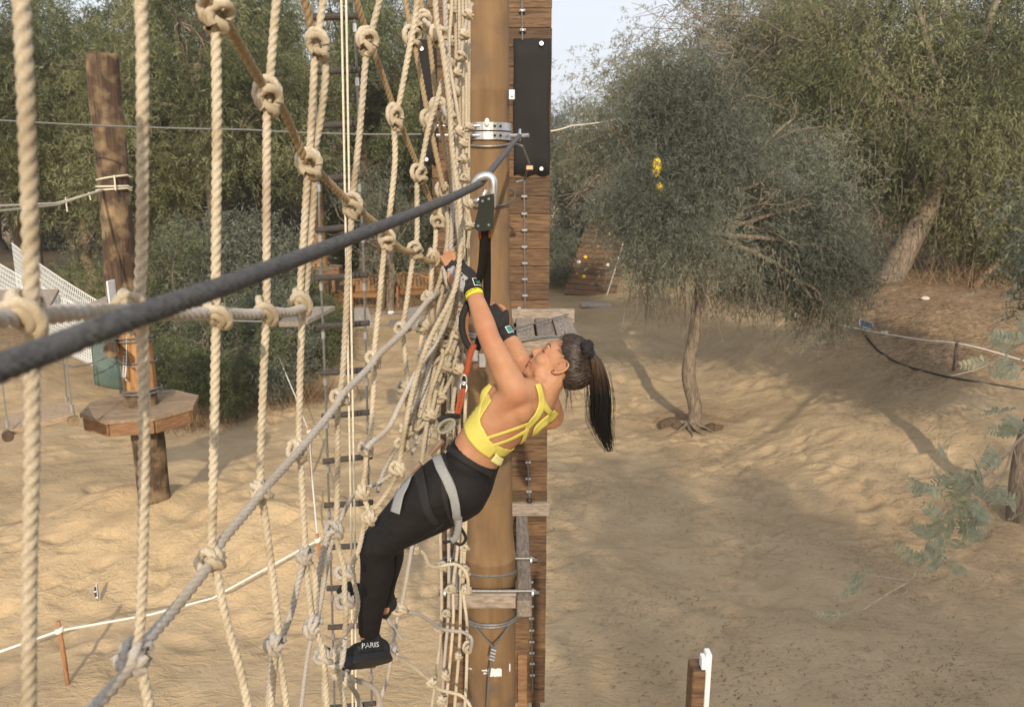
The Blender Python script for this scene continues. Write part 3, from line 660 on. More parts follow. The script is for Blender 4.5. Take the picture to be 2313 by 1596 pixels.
def post_seg(name, a, b, m, ws):
    A, _ = spline(pts, .06); zs = A[:, 2]; sel = A[(zs >= a) & (zs <= b)]; rng = np.random.RandomState(3)
    n = 20; V = []; F = []
    for i, p in enumerate(sel):
        w = np.interp(p[2], [q[0] for q in ws], [q[1] for q in ws])
        for k in range(n):
            t = 2*math.pi*k/n; r = w*(1+.035*math.sin(3*t+p[2]*1.3)+.02*math.sin(7*t+p[2]*4.1)+.03*math.sin(p[2]*5+t))
            V.append((p[0]+r*math.cos(t), p[1]+r*math.sin(t), p[2]))
    m_ = len(sel)
    for i in range(m_-1):
        for k in range(n): F.append((i*n+k, i*n+(k+1) % n, (i+1)*n+(k+1) % n, (i+1)*n+k))
    F.append(tuple((m_-1)*n+k for k in range(n)))
    mb = MB(); mb.add(V, F); return mb.build(name, m, post, smooth=True)
ws = [(pb.z-.7, 46*mpp/2*1.5), (pb.z+1.0, 58*mpp/2*1.15), (at(300, 780, PY).z, 70*mpp/2), (at(270, 600, PY).z, 62*mpp/2), (at(231, 123, PY).z, 30*mpp)]
zA, zB = at(320, 880, PY).z, at(290, 735, PY).z
post_seg('lower_post', pb.z-.6, zA+.02, M['log_dark'], ws)
post_seg('barked_sleeve', zA+.0, zB, M['log_orange'], [(a, b*1.10) for a, b in ws])
post_seg('upper_post', zB-.05, at(231, 123, PY).z, M['log_dark'], ws)
dk = at(320, 912, PY); octo_deck(post, (dk.x, dk.y), 122*mpp, dk.z, .05, 6, M['plank_tan'], M['plank_orange'], rimh=.17, ang=.25)
def wrap(mb, px, py, r, wd, turns=1, tilt=.0):
    c = at(px, py, PY); P = []
    for k in range(int(28*turns)):
        t = 2*math.pi*k/28; P.append((c.x+r*math.cos(t), c.y+r*math.sin(t), c.z+tilt*math.cos(t)*r+k*.0008))
    mb.tube(P, wd, n=6, closed=(turns == 1)); return c
mb = MB(); rw = 33*mpp
for py, tl in ((405, .15), (424, 0), (431, .05)): wrap(mb, 258, py, rw, .012, tilt=tl)
mb.tube([at(258, 396, PY-rw), at(261, 430, PY-rw-.03)], .01)
for (a, b) in (((232, 428), (-20, 478)), ((230, 431), (-20, 466))):
    p, q = at(*a, PY-rw), at(*b, PY-3.0); mb.tube([p, (p+q)/2-Vector((0, 0, .06)), q], .012, n=6)
mb.tube([at(148, 446, PY-1.1), at(152, 478, PY-1.1)], .008, n=5); mb.tube([at(200, 434, PY-.4), at(205, 452, PY-.4)], .008, n=5)
mb.build('lashing_cord', M['cord'], post)
mb = MB(); rw = 38*mpp
for py in (760, 768, 815, 876, 884):
    mb = MB(); wrap(mb, 300+(py-780)*.19, py, rw*1.12, .012); mb.build('wire_wrap', M['wire'], post)
# a small white sign edge tacked to the post
MB().box(at(255, 665, PY-.25), (.02, .22, .36), None, .004).build('white_plate', M['white'], post)

# second, smaller platform post behind the net
pb2 = gpt(722, 690); post2 = thing('platform_post', pb2, 'low orange post carrying a small wooden platform behind the rope ladder', 'post')
Y2 = pb2.y; m2 = Y2/FPX*1.03
MB().tube([pb2-Vector((0, 0, .4)), at(720, 600, Y2), at(713, 480, Y2), at(710, 380, Y2)], [24*m2, 20*m2, 17*m2, 15*m2], n=14).build('post', M['log_orange'], post2, smooth=True)
c2 = at(728, 601, Y2); octo_deck(post2, (c2.x, c2.y), 44*m2, c2.z, .06, 5, M['plank_tan'], M['plank_orange'], rimh=.16)
for s in (-1, 1): MB().box((c2.x+s*.38, c2.y-.2, (c2.z-.24+gz(c2.x, c2.y))/2), (.1, .1, c2.z-.24-gz(c2.x, c2.y)), None, .01).build('leg', M['plank_orange'], post2)

# ---------------------------------------------------------------- white rope tunnel and green screen
def grid_net(name, A, B, C_, D_, nu, nv, r, m, parent, sag=0):      # quad A-B / D-C of knotted cords
    mb = MB(); A, B, C_, D_ = map(Vector, (A, B, C_, D_))
    def pt(u, v): return A.lerp(B, u).lerp(D_.lerp(C_, u), v)-Vector((0, 0, sag*4*v*(1-v)+sag*.6*4*u*(1-u)))
    for i in range(nu+1): mb.tube([pt(i/nu, j/8) for j in range(9)], r, n=4, cap=False)
    for j in range(nv+1): mb.tube([pt(i/10, j/nv) for i in range(11)], r*(1.8 if j in (0, nv) else 1), n=4, cap=False)
    return mb.build(name, m, parent)
tn = thing('rope_tunnel', gpt(150, 900), 'sagging white rope tunnel leading down to the timber post', 'rope tunnel')
E1, E2 = at(285, 742, PY-.2), at(282, 852, PY-.35)
F1, F2 = at(-60, 560, PY+5.5), at(-60, 690, PY+3.0)
grid_net('net_side', F1, E1, E2, F2, 74, 14, .0065, M['net_white'], tn, .10)
E3, F3 = E1+Vector((-.1, .55, -.05)), F1+Vector((0, 1.2, 0))
E4, F4 = E2+Vector((-.1, .55, -.1)), F2+Vector((0, 1.2, 0))
grid_net('net_far_side', F3, E3, E4, F4, 66, 12, .0065, M['net_white'], tn, .12)
grid_net('net_bottom', F2, E2, E4, F4, 66, 7, .0065, M['net_white'], tn, .10)
gs = thing('mesh_screen', gpt(240, 960), 'green mesh screen hung beside the timber post platform', 'mesh screen')
mb = MB(); a, b, c, d = at(203, 738, PY-.45), at(250, 728, PY-.4), at(278, 880, PY-.32), at(215, 868, PY-.5); n = 10
V = []; F = []
for i in range(n+1):
    for j in range(n+1):
        u, v = i/n, j/n; p = a.lerp(b, u).lerp(d.lerp(c, u), v)+Vector((0, .05*math.sin(u*3.1)*math.sin(v*5), 0)); V.append(p)
for i in range(n):
    for j in range(n): F.append((i*(n+1)+j, (i+1)*(n+1)+j, (i+1)*(n+1)+j+1, i*(n+1)+j+1))
mb.add(V, F); sc_ = mb.build('cloth', M['net_green'], gs, smooth=True)
sm = sc_.modifiers.new('thick', 'SOLIDIFY'); sm.thickness = .006
MB().tube([a, b, c, d], .01, n=5, closed=True).build('hem', M['net_green'], gs)
MB().tube([a+Vector((0, -.05, .02)), b+Vector((.1, 0, .05)), at(300, 757, PY-.4)], .025, n=6).build('tie', M['net_green'], gs)

# ---------------------------------------------------------------- hanging bridge planks
def hang_plank(name, c4, th, m, label, wires, logs=(), group=None, cat='plank'):
    P = [Vector(p) for p in c4]; cen = sum(P, Vector())/4; root = thing(name, cen, label, cat, group)
    n = (P[1]-P[0]).cross(P[3]-P[0]).normalized(); n = n if n.z > 0 else -n
    mb = MB(); V = [p for p in P]+[p-n*th for p in P]
    mb.add(V, [(0, 1, 2, 3), (7, 6, 5, 4), (0, 4, 5, 1), (1, 5, 6, 2), (2, 6, 7, 3), (3, 7, 4, 0)]); bo = mb.build('board', m, root)
    bv = bo.modifiers.new('edge', 'BEVEL'); bv.width = .008; bv.segments = 1
    for p, q in wires:
        MB().tube([p, q], .008, n=5).build('wire', M['wire'], root)
        MB().tube([Vector(q)+Vector((0, 0, .0)), Vector(q)+Vector((0, 0, .09))], .022, n=7).build('ferrule', M['steel'], root)
    for p, q, r in logs: MB().tube([p, q], r, n=12).build('log', M['log_dark'], root, smooth=False)
    return root
YS = PY-.9
hang_plank('swing_plank', [at(10, 938, YS+.3), at(160, 905, YS+.3), at(168, 935, YS-.35), at(22, 972, YS-.35)], .06, M['plank_tan'],
           'hanging wooden swing plank with log ends in front of the timber post',
           [(at(2, 840, YS-.3), at(18, 965, YS-.4)), (at(148, 790, YS-.3), at(164, 930, YS-.4)), (at(142, 800, YS+.4), at(152, 912, YS+.4))],
           [(at(18, 986, YS-.48), at(17, 982, YS-.22), .062), (at(166, 951, YS-.48), at(164, 947, YS-.22), .062)], 'hanging bridge planks')
YB = PY+1.2
for k, (q, lab) in enumerate([([(-60, 655), (133, 652), (112, 690), (-60, 700)], 'grey bridge plank hung over the rope tunnel'),
                         ([(165, 700), (250, 664), (305, 664), (215, 702)], 'pale bridge plank tilted beside the timber post'),
                         ([(330, 690), (360, 668), (445, 671), (440, 692)], 'grey bridge plank just right of the timber post')]):
    hang_plank('bridge_plank', [at(*q[0], YB), at(*q[1], YB+.5), at(*q[2], YB), at(*q[3], YB-.5)], .07, M['plank_grey'], lab, [], (), 'hanging bridge planks')
YB = 10.5
for k, (q, lab) in enumerate([([(690, 722), (690, 693), (757, 690), (694, 722)], 'dark tilted bridge plank left of the rope ladder'),
                         ([(629, 727), (640, 716), (672, 714), (678, 726)], 'dark short bridge plank behind the climbing net'),
                         ([(800, 730), (800, 694), (832, 694), (846, 731)], 'grey bridge plank right of the rope ladder'),
                         ([(880, 728), (880, 722), (905, 722), (912, 730)], 'small dark bridge plank right of the white cable clamp'),
                         ([(916, 735), (922, 695), (950, 690), (955, 735)], 'dark upright bridge plank close to the climbing net')]):
    hang_plank('bridge_plank', [at(*q[0], YB-.5), at(*q[1], YB+.3), at(*q[2], YB+.3), at(*q[3], YB-.5)], .07, M['plank_greyy'], lab, [], (), 'hanging bridge planks')
def line(name, pts, r, m, label, cat, sagm=0, group=None, n=6):
    pts = [Vector(p) for p in pts]; base = pts[0]; Q = []
    for a, b in zip(pts[:-1], pts[1:]):
        for t in np.linspace(0, 1, 12, endpoint=False): Q.append(a.lerp(b, t)-Vector((0, 0, sagm*4*t*(1-t))))
    Q.append(pts[-1]); mb = MB().tube(Q, r, n=n); return tag(mb.build(name, m, None, smooth=True, base=base), label, cat, group)
line('bridge_cable', [at(145, 695, PY+.3), at(290, 709, PY+.3), at(600, 726, 10.6), at(1010, 733, 10.4)], .012, M['wire'], 'thin steel cable carrying the bridge planks from the post', 'cable', .02)
line('bridge_cable', [at(830, 706, 10.6), at(1010, 708, 10.4)], .012, M['wire'], 'short steel cable with white clamp behind the net', 'cable', .01)
MB().box(at(883, 706, 10.55), (.085, .05, .045), None, .01)
tag(MB().box(at(883, 706, 10.55), (.085, .05, .045), None, .01).build('cable_clamp', M['white'], None, base=at(883, 706, 10.55)), 'small white clamp on the bridge cable', 'clamp')
line('zip_wire', [at(-60, 268, 9.0), at(560, 293, 8.6), at(985, 303, 8.2)], .011, M['wire'], 'thin steel wire running level past the timber post to the plank tower', 'cable', .02)
line('tether_wire', [at(-40, 752, PY-1.5), at(165, 828, PY-1), at(250, 800, PY-.6), at(305, 832, PY-.4)], .009, M['wire'], 'thin steel wire strung to the timber post sleeve', 'cable', .03)
line('tether_wire', [at(-40, 640, PY+4), at(150, 662, PY+4), at(240, 690, PY+2)], .009, M['cord'], 'pale cord strung behind the bridge planks', 'cord', .05)
tag(MB().tube([at(251, 792, PY-.7), at(251, 778, PY-.2)], .085, n=14).build('end_log', M['log_dark'], None, base=at(251, 792, PY-.7)), 'round log end hanging beside the green mesh screen', 'log')

# ---------------------------------------------------------------- garden benches
def bench(base, rot, L, label):
    root = thing('garden_bench', base, label, 'bench', 'teak garden benches'); root.rotation_euler = (0, 0, rot); t = M['teak']
    def part(name, mb): 
        me = bpy.data.meshes.new(name); me.from_pydata([tuple(p) for p in mb.v], [], mb.f); obj(name, me, t, root)
    for sx in (-1, 1):
        part('leg', MB().box((sx*(L/2-.04), -.28, .3), (.07, .07, .66), None, .005)); part('leg', MB().box((sx*(L/2-.04), .25, .47), (.07, .06, .96), None, .005))
        part('armrest', MB().box((sx*(L/2-.04), -.02, .655), (.08, .62, .04), None, .005))
    for k in range(7): part('seat_slat', MB().box((0, -.27+.085*k, .44), (L-.16, .06, .025)))
    part('front_rail', MB().box((0, -.275, .38), (L-.15, .03, .09)))
    part('lower_rail', MB().box((0, .25, .5), (L-.15, .04, .06)))
    n = int((L-.2)/.11)
    for k in range(n):
        x = -L/2+.14+k*(L-.28)/(n-1); hgt = .33+.09*math.cos(x/L*math.pi*1.6); part('back_slat', MB().box((x, .25, .53+hgt/2), (.065, .02, hgt)))
    mb = MB(); mb.tube([(x, .25, .53+.34+.09*math.cos(x/L*math.pi*1.6)) for x in np.linspace(-L/2+.02, L/2-.02, 13)], .045, n=6); part('top_rail', mb)
g = gpt(850, 692); bench(Vector((g.x, g.y, gz(g.x, g.y))), .06, 1.5, 'teak garden bench behind the small bare tree, left of its twin')
g = gpt(918, 686); bench(Vector((g.x, g.y, gz(g.x, g.y))), -.1, 1.5, 'teak garden bench beside the plank tower, right of the small bare tree')
g = gpt(752, 733); bench(Vector((g.x, g.y, gz(g.x, g.y))), -1.05, 1.6, 'teak garden bench standing sideways behind the rope ladder')

# ---------------------------------------------------------------- rope fence on the sand
def stake(px, py, tx_, ty_, r, label, shadow=None):
    g = gpt(px, py); p = at(tx_, ty_, g.y-.02); root = thing('fence_stake', g, label, 'stake', 'rope fence stakes')
    MB().tube([g-(p-g)*.25, g.lerp(p, .5)+Vector((.006, 0, 0)), p], [r*.9, r, r*.95], n=9).build('stick', M['stake'], root, smooth=True)
    k = g.lerp(p, .86); mb = MB()
    for s in (-.012, .006, .022): mb.tube([(k.x+r*1.35*math.cos(t), k.y+r*1.35*math.sin(t), k.z+s+.012*math.cos(t)) for t in np.linspace(0, 6.28, 12, endpoint=False)], .008, n=5, closed=True)
    mb.build('rope_knot', M['white_rope'], root); return k
k1 = stake(153, 1546, 131, 1403, .022, 'leaning brown stake with white rope knot at the foot of the sand mound')
k2 = stake(728, 1300, 716, 1206, .022, 'brown stake with white rope knot beside the rope ladder')
k3 = stake(703, 1075, 697, 958, .022, 'orange stake standing behind the rope ladder on open sand')
line('fence_rope', [at(-60, 1492, k1.y-.3), k1, at(340, 1387, k1.y+.45), at(480, 1350, k1.y+.8), k2], .012, M['white_rope'], 'white fence rope strung low across the sand mound', 'rope', .0)
line('fence_rope', [k2, at(706, 1090, k2.y+1.2), k3], .010, M['white_rope'], 'white fence rope running from the ladder stake to the orange stake', 'rope', .03)
line('fence_rope', [k3, at(672, 905, k3.y+2.2), at(630, 805, k3.y+4)], .010, M['white_rope'], 'thin white rope rising from the orange stake to the bushes', 'rope', .02)
fe = gpt(221, 1362); fr = thing('feather', fe+Vector((0, 0, .01)), 'striped black and white feather lying on the sand mound', 'feather')
mb = MB(); n = 14; V = []; F = []
for i in range(n+1):
    t = i/n; w = .026*math.sin(math.pi*min(1, t*.92+.06))**.7; c = fe+Vector((-.02+.05*t*t, -.0+.02*t, 0))+Vector((0, -.10, .17))*(t-.5)*1.15
    c.z = gz(c.x, c.y)+.05+.13*(1-t); V += [c-Vector((w, 0, 0)), c+Vector((0, 0, .008)), c+Vector((w, 0, 0))]
for i in range(n): F += [(3*i, 3*i+1, 3*i+4, 3*i+3), (3*i+1, 3*i+2, 3*i+5, 3*i+4)]
mb.add(V, F); fo = mb.build('vane', M['black'], fr)
fo.data.materials.append(M['white'])
for i, p in enumerate(fo.data.polygons): p.material_index = 1 if ((i//2) % 5 == 1 and i % 2 == 0) else 0
MB().tube([V[1]+Vector((0, -.003, .01)), V[-2]+Vector((0, -.003, .01))], .003, n=5).build('quill', M['white'], fr)

# ---------------------------------------------------------------- right background: plank ramp, slab, lamp, hose, rope
rb = gpt(1330, 668); RY = rb.y
ramp = thing('climbing_ramp', rb, 'leaning brown plank climbing ramp under the grey tree', 'ramp')
p0, p1 = at(1272, 664, RY), at(1388, 672, RY); wv = p1-p0
topL = at(1330, 470, RY+1.9); upv = topL-p0; N = wv.cross(upv).normalized(); N = N if N.y < 0 else -N
nP = 17
Rr = Matrix((wv.normalized(), N, wv.normalized().cross(N))).transposed()
for k in range(nP):
    c = p0+wv*.5+upv*((k+.5)/nP); L = wv.length*(1-.12*k/nP)
    MB().box(c+N*random.uniform(-.008, .008), (L, .05, upv.length/nP*.9), Rr, .006).build('plank', M['plank_brown'], ramp)
for s in (.08, .9): MB().tube([p0+wv*s-N*.08, p0+wv*s+upv*.98-N*.08], .06, n=6).build('bearer', M['plank_brown'], ramp)
holds = [(.22, .42, 'yellow'), (.12, .36, 'white'), (.3, .2, 'yellow'), (.15, .22, 'stake'), (.55, .7, 'yellow'), (.7, .35, 'white'), (.4, .55, 'stake'), (.6, .12, 'net_green')]
for u, v, mm in holds: MB().ball(p0+wv*u+upv*v+N*.05, (.07, .05, .06), 8, 6).build('climbing_hold', M[mm], ramp)
line('ramp_rope', [p0+wv*.84+upv*.0+N*.15, p0+wv*.86+upv*.3+N*.12, p0+wv*.9+upv*1.0+N*.08, at(1393, 300, RY+2.3)], .014, M['white_rope'], 'white climbing rope lying down the plank ramp', 'rope')
for v_ in (.12, .25): pass
sl = gpt(1345, 690); tag(MB().box(sl+Vector((0, 0, .03)), (.95, .45, .1), None, .015).build('stepping_slab', M['concrete'], None, base=sl), 'flat concrete slab on the sand in front of the ramp', 'slab')
sh = gpt(1260, 640); tag(MB().tube([sh, sh+Vector((.35, 0, .55))], .03, n=6).build('ground_prop', M['rung'], None, base=sh), 'short dark prop stick left of the ramp', 'stick')
for (px, py, s, lab) in ((1483, 378, .20, 'yellow hanging paddle behind the grey tree crown, upper'), (1490, 425, .16, 'yellow hanging paddle behind the grey tree crown, lower')):
    c = at(px, py, ty-.85); r = thing('yellow_paddle', c, lab, 'paddle', 'yellow paddles in the grey tree'); MB().ball(c, (s*.42, .05, s*(.85 if py < 400 else .6)), 14, 10).build('blade', M['yellow'], r, smooth=True)
    MB().tube([c+Vector((0, 0, s*.5)), c+Vector((.03, .35, .5))], .008, n=5).build('cord', M['twig'], r)
line('course_rope', [at(1236, 297, 16), at(1290, 284, 16), at(1400, 268, 16.5), at(1480, 240, 17)], .016, M['cord'], 'pale rope stretched from the plank tower into the trees', 'rope', .02)
ln = gpt(1797, 722); fl = thing('floodlight', ln, 'small white floodlight on a stub under the grey tree', 'floodlight')
MB().box(ln+Vector((0, 0, .14)), (.20, .05, .17), Matrix.Rotation(.3, 3, 'X'), .01).build('housing', M['black'], fl); MB().box(ln+Vector((0, -.034, .145)), (.15, .012, .12), Matrix.Rotation(.3, 3, 'X'), .004).build('lens', M['white'], fl)
MB().tube([ln-Vector((0, 0, .1)), ln+Vector((0, .02, .1))], .014, n=6).build('stub', M['black'], fl)
spn = gpt(1955, 745); so = thing('solar_panel', spn, 'small dark solar panel tilted on the bank beside the hose', 'solar panel')
Rs = Matrix.Rotation(.28, 3, 'Y')@Matrix.Rotation(.75, 3, 'X')
MB().box(spn+Vector((0, 0, .12)), (.32, .22, .02), Rs, .006).build('frame', M['steel'], so)
for i in range(5):
    for j in range(2): MB().box(spn+Vector((0, 0, .12))+Rs@Vector((-.118+.059*i, -.046+.092*j, .0125)), (.052, .083, .006), Rs).build('cell', M['solar'], so)
MB().tube([spn-Vector((0, 0, .1)), spn+Vector((0, .03, .1))], .015, n=6).build('foot', M['black'], so)
def onground(L_, dz): return [Vector((p.x, p.y, p.z+dz)) for p in (gpt(*q) for q in L_)]
A, _ = spline(onground([(1950, 752), (1975, 785), (2000, 805), (2040, 826), (2110, 846), (2180, 860), (2330, 885)], .02), .15)
tag(MB().tube(A, .019, n=6).build('irrigation_hose', M['black'], None, smooth=True, base=A[0]), 'black hose snaking over the sand from the solar panel', 'hose')
A, _ = spline(onground([(1690, 660), (1760, 695), (1850, 735), (1960, 762)], .15)+onground([(2080, 783), (2150, 790)], .15)+onground([(2220, 805), (2330, 838)], .15), .2)
tag(MB().tube(A, .013, n=6).build('boundary_rope', M['white_rope'], None, smooth=True, base=A[0]), 'white boundary rope strung low along the bank', 'rope')
st = gpt(2153, 838); tag(MB().tube([st-Vector((0, 0, .1)), st+Vector((.02, 0, .28)), st+Vector((.0, 0, .55))], [.035, .04, .03], n=7).build('boundary_stake', M['bark'], None, smooth=True, base=st), 'dark wooden stake holding the boundary rope', 'stake')
lump('pale_stone', gpt(2090, 676), .10, M['stone'], 'pale flat stone lying on the brown litter', 'stone', 7, 'pale stones'); lump('pale_stone', gpt(1998, 752), .07, M['stone'], 'small pale stone beside the solar panel', 'stone', 8, 'pale stones')
dl = gpt(2200, 650); tag(MB().tube([dl, dl+Vector((.6, .3, .5)), dl+Vector((1.15, .4, 1.15))], [.09, .075, .06], n=8).build('fallen_branch', M['bark_tan'], None, smooth=True, base=dl), 'leaning dead branch on the bank right of the thick trunk', 'branch')

# ---------------------------------------------------------------- steel pole
POLE_Y = 4.55
pc = at(1107, 1450, POLE_Y); PX = -0.14
pole = thing('steel_pole', (PX, POLE_Y, gz(PX, POLE_Y)), 'thick brown-painted steel pole standing beside the climbing net', 'pole')
def pz(py): return at(1110, py, POLE_Y-.13).z
def lathe(prof, c, n=48):
    V = []; F = []
    for r, z in prof:
        for k in range(n): a = 2*math.pi*k/n; V.append((c[0]+r*math.cos(a), c[1]+r*math.sin(a), z))
    for i in range(len(prof)-1):
        for k in range(n): F.append((i*n+k, i*n+(k+1) % n, (i+1)*n+(k+1) % n, (i+1)*n+k))
    mb = MB(); mb.add(V, F); return mb
zs1, zs2, zs3 = pz(1272), pz(735), pz(200)
r0, r1, r2 = .162, .142, .125
prof = [(r0, gz(PX, POLE_Y)-.3), (r0, zs1-.02), (r0+.004, zs1-.012), (r0+.004, zs1+.002), (r0-.002, zs1+.012), (r1+.004, zs1+.16), (r1, zs1+.3), (r1, zs2-.01), (r1+.003, zs2), (r1, zs2+.01), (r2+.004, zs2+.2), (r2, zs2+.5), (r2, zs3-.01), (r2+.003, zs3), (r2, zs3+.012), (r2-.003, zs3+1), (r2-.006, 9.2)]
lathe(prof, (PX, POLE_Y)).build('shaft', M['pole'], pole, smooth=True)
def ringpts(r, z, a0=0, a1=2*math.pi, n=36, tilt=0, dz=0):
    return [Vector((PX+r*math.cos(t), POLE_Y+r*math.sin(t), z+tilt*math.sin(t)+dz*i/n)) for i, t in enumerate(np.linspace(a0, a1, n))]
# clamp band, bolts
zc = pz(296)
for k, z in enumerate((zc+.026, zc-.024)):
    mb = lathe([(r2+.004, z-.021), (r2+.015, z-.021), (r2+.015, z+.021), (r2+.004, z+.021)], (PX, POLE_Y)); mb.build('clamp_band', M['steel'], pole)
    bz = Vector((PX-r2*.62, POLE_Y-r2*1.02, z)); MB().tube([bz+Vector((-.20, -.01, 0)), bz+Vector((.05, 0, 0))], .009, n=8).build('clamp_rod', M['steel'], pole)
    MB().tube([bz+Vector((-.035, 0, 0)), bz+Vector((.0, 0, 0))], .024, n=6).build('clamp_nut', M['steel_dark'], pole); MB().tube([bz+Vector((-.06, 0, 0)), bz+Vector((-.035, 0, 0))], .018, n=6).build('clamp_nut', M['steel'], pole)
    for a in (-1.25, -1.0): MB().tube([(PX+(r2+.013)*math.cos(a), POLE_Y+(r2+.013)*math.sin(a), z), (PX+(r2+.018)*math.cos(a), POLE_Y+(r2+.018)*math.sin(a), z)], .008, n=8).build('clamp_hole', M['black'], pole)
ep = at(1174, 306, POLE_Y-.10); eye = MB(); eye.tube([ep+Vector((-.05, .03, 0)), ep+Vector((.05, -.01, 0))], .011, n=8)
eye.tube([ep+Vector((.0, .028*math.cos(t)-.03, .028*math.sin(t))) for t in np.linspace(0, 6.28, 14, endpoint=False)], .008, n=6, closed=True); eye.build('eye_bolt', M['steel'], pole)
MB().ball(at(1100, 276, POLE_Y-.15), (.014, .012, .022), 8, 6).build('white_cap', M['white'], pole)
MB().box(at(1156, 214, POLE_Y-.12), (.035, .012, .055), None, .004).build('bracket_plate', M['steel'], pole); MB().tube([at(1157, 214, POLE_Y-.14), at(1157, 214, POLE_Y-.10)], .009, n=8).build('bolt', M['white'], pole)
MB().tube(ringpts(r2+.012, pz(318), math.pi*.9, math.pi*1.95, tilt=.03)+[at(1180, 330, 4.5), at(1195, 368, 4.6), at(1185, 405, 4.72), at(1165, 412, 4.7)], .007, n=6).build('wire_tail', M['wire'], pole)
MB().box(at(1196, 379, 4.58), (.042, .025, .026), None, .004).build('wire_clip', mat('copper_clip', (.55, .33, .2), (.62, .4, .26), rough=.4, metallic=.6), pole)
MB().tube(ringpts(r2+.03, pz(442), 0, 2*math.pi, tilt=.06)[:-1], .006, n=6, closed=True).build('hanging_wire_loop', M['steel_dark'], pole)
for zz, tl in ((pz(752), .01), (pz(763), -.006), (pz(772), .004)): MB().tube(ringpts(r1+.01, zz, tilt=tl)[:-1], .008, n=6, closed=True).build('wire_wrap', M['wire'], pole)
MB().tube(ringpts(r0-.005, pz(1312), tilt=-.05)[:-1], .011, n=6, closed=True).build('wire_wrap', M['wire'], pole)
for dz in (0, .018): MB().tube(ringpts(r0+.01, pz(1415)+dz, tilt=-.02)[:-1], .009, n=6, closed=True).build('wire_wrap', M['wire'], pole)
ck = at(1115, 1462, POLE_Y-.30)
for s in (-1, 1): MB().tube([Vector((PX+s*(r0+.008), POLE_Y-.02, pz(1408))), ck], .007, n=6).build('sling_wire', M['wire'], pole)
for k in range(4): MB().box(ck+Vector((-.004*k, 0, -.012-.022*k)), (.036, .026, .013), Matrix.Rotation(.35, 3, 'Y'), .003).build('wire_clamp', M['steel'], pole)
MB().tube([ck, ck+Vector((-.03, .02, -.2)), at(1098, 1640, POLE_Y-.25)], .008, n=6).build('hanging_wire', M['wire'], pole)
def skin_patch(px0, px1, py0, py1, r, seed):
    V = []; F = []; n = 12; rng = np.random.RandomState(seed)
    for j, py in enumerate((py0, py1)):
        for i in range(n+1):
            px = px0+(px1-px0)*i/n; d = ray(px, py); o = Vector((0, 0, CAM_H)); A = d.x*d.x+d.y*d.y; B = 2*(d.x*(o.x-PX)+d.y*(o.y-POLE_Y)); Cc = (o.x-PX)**2+(o.y-POLE_Y)**2-(r+.0015)**2
            t = (-B-math.sqrt(max(0, B*B-4*A*Cc)))/(2*A); V.append(o+d*t+Vector((0, 0, rng.normal()*.003)))
    for i in range(n): F.append((i, i+1, n+2+i, n+1+i))
    mb = MB(); mb.add(V, F); return mb
for q in ((1102, 1133, 1509, 1527), (1088, 1102, 1512, 1515), (1150, 1153, 1498, 1515), (1058, 1066, 1508, 1511), (1092, 1101, 1518, 1521)): skin_patch(*q, r0, int(q[0])).build('paint_mark', M['white'], pole)

# ---------------------------------------------------------------- plank tower behind the pole
TYY = 5.55; TXL, TXR = -.56, .268
tower = thing('plank_tower', (-.2, TYY, gz(-.2, TYY)), 'tall narrow tower face of brown horizontal planks behind the steel pole', 'tower')
zt, zb = at(1200, -70, TYY).z, at(1200, 1584, TYY).z; nP = int((zt-zb)/.122); ph = (zt-zb)/nP; rng = np.random.RandomState(5)
for k in range(nP):
    z = zb+(k+.5)*ph; d1, d2 = rng.uniform(-.0025, .0025, 2); w = TXR-TXL
    MB().box(((TXL+TXR)/2+d1, TYY+d2*.6, z), (w, .035, ph-.0025), None, .003).build('plank', M['plank_brown'], tower)
for x in (TXL+.06, TXR-.07): MB().box((x, TYY+.06, (zb+zt)/2-.4), (.07, .07, zt-zb+.9), None, .004).build('upright', M['plank_brown'], tower)
for (a, b, c, d) in ((1160, 1241, 87, 395), (946, 990, 90, 372)):
    p, q = at(a, c, TYY-.035), at(b, d, TYY-.035); n = 8; V = []; F = []
    for i in range(n+1):
        for j in range(n+1):
            V.append(Vector((p.x+(q.x-p.x)*i/n+.004*math.sin(j*1.1), TYY-.030-.008*math.sin(i*.8)*math.sin(j*.9), p.z+(q.z-p.z)*j/n+(.012*math.sin(i*1.7) if j == n else 0))))
    for i in range(n):
        for j in range(n): F.append((i*(n+1)+j, (i+1)*(n+1)+j, (i+1)*(n+1)+j+1, i*(n+1)+j+1))
    mb = MB(); mb.add(V, F); sh_ = mb.build('rubber_sheet', M['rubber'], tower, smooth=True); sm = sh_.modifiers.new('thick', 'SOLIDIFY'); sm.thickness = .006
for (px, py) in ((1223, 98), (1223, 381), (952, 110), (963, 360), (1173, 697)): 
    p = at(px, py, TYY-.055); MB().tube([p, p+Vector((0, .03, 0))], .014, n=12).build('washer_screw', M['steel'], tower)
cw = [at(1178, -40, TYY-.035), at(1180, 90, TYY-.035)]; MB().tube(cw, .006, n=6).build('edge_cable', M['wire'], tower)
cl = [at(1184, 400, TYY-.035), at(1186, 700, TYY-.035)]; MB().tube(cl, .006, n=6).build('edge_cable', M['wire'], tower)
cl = [at(1192, 1040, TYY-.035), at(1196, 1130, TYY-.035)]; MB().tube(cl, .006, n=6).build('edge_cable', M['wire'], tower)
cl = [at(1199, 1300, TYY-.035), at(1203, 1560, TYY-.035)]; MB().tube(cl, .006, n=6).build('edge_cable', M['wire'], tower)
clips = [(1180, 24), (1181, 68)]+[(1184+(y-400)*.006, y) for y in (444, 483, 520, 558, 595, 631, 668, 700)]+[(1193, 1044), (1193, 1081), (1195, 1110)]+[(1199+(y-1314)*.016, y) for y in (1314, 1342, 1369, 1396, 1423, 1449, 1474, 1498, 1524)]
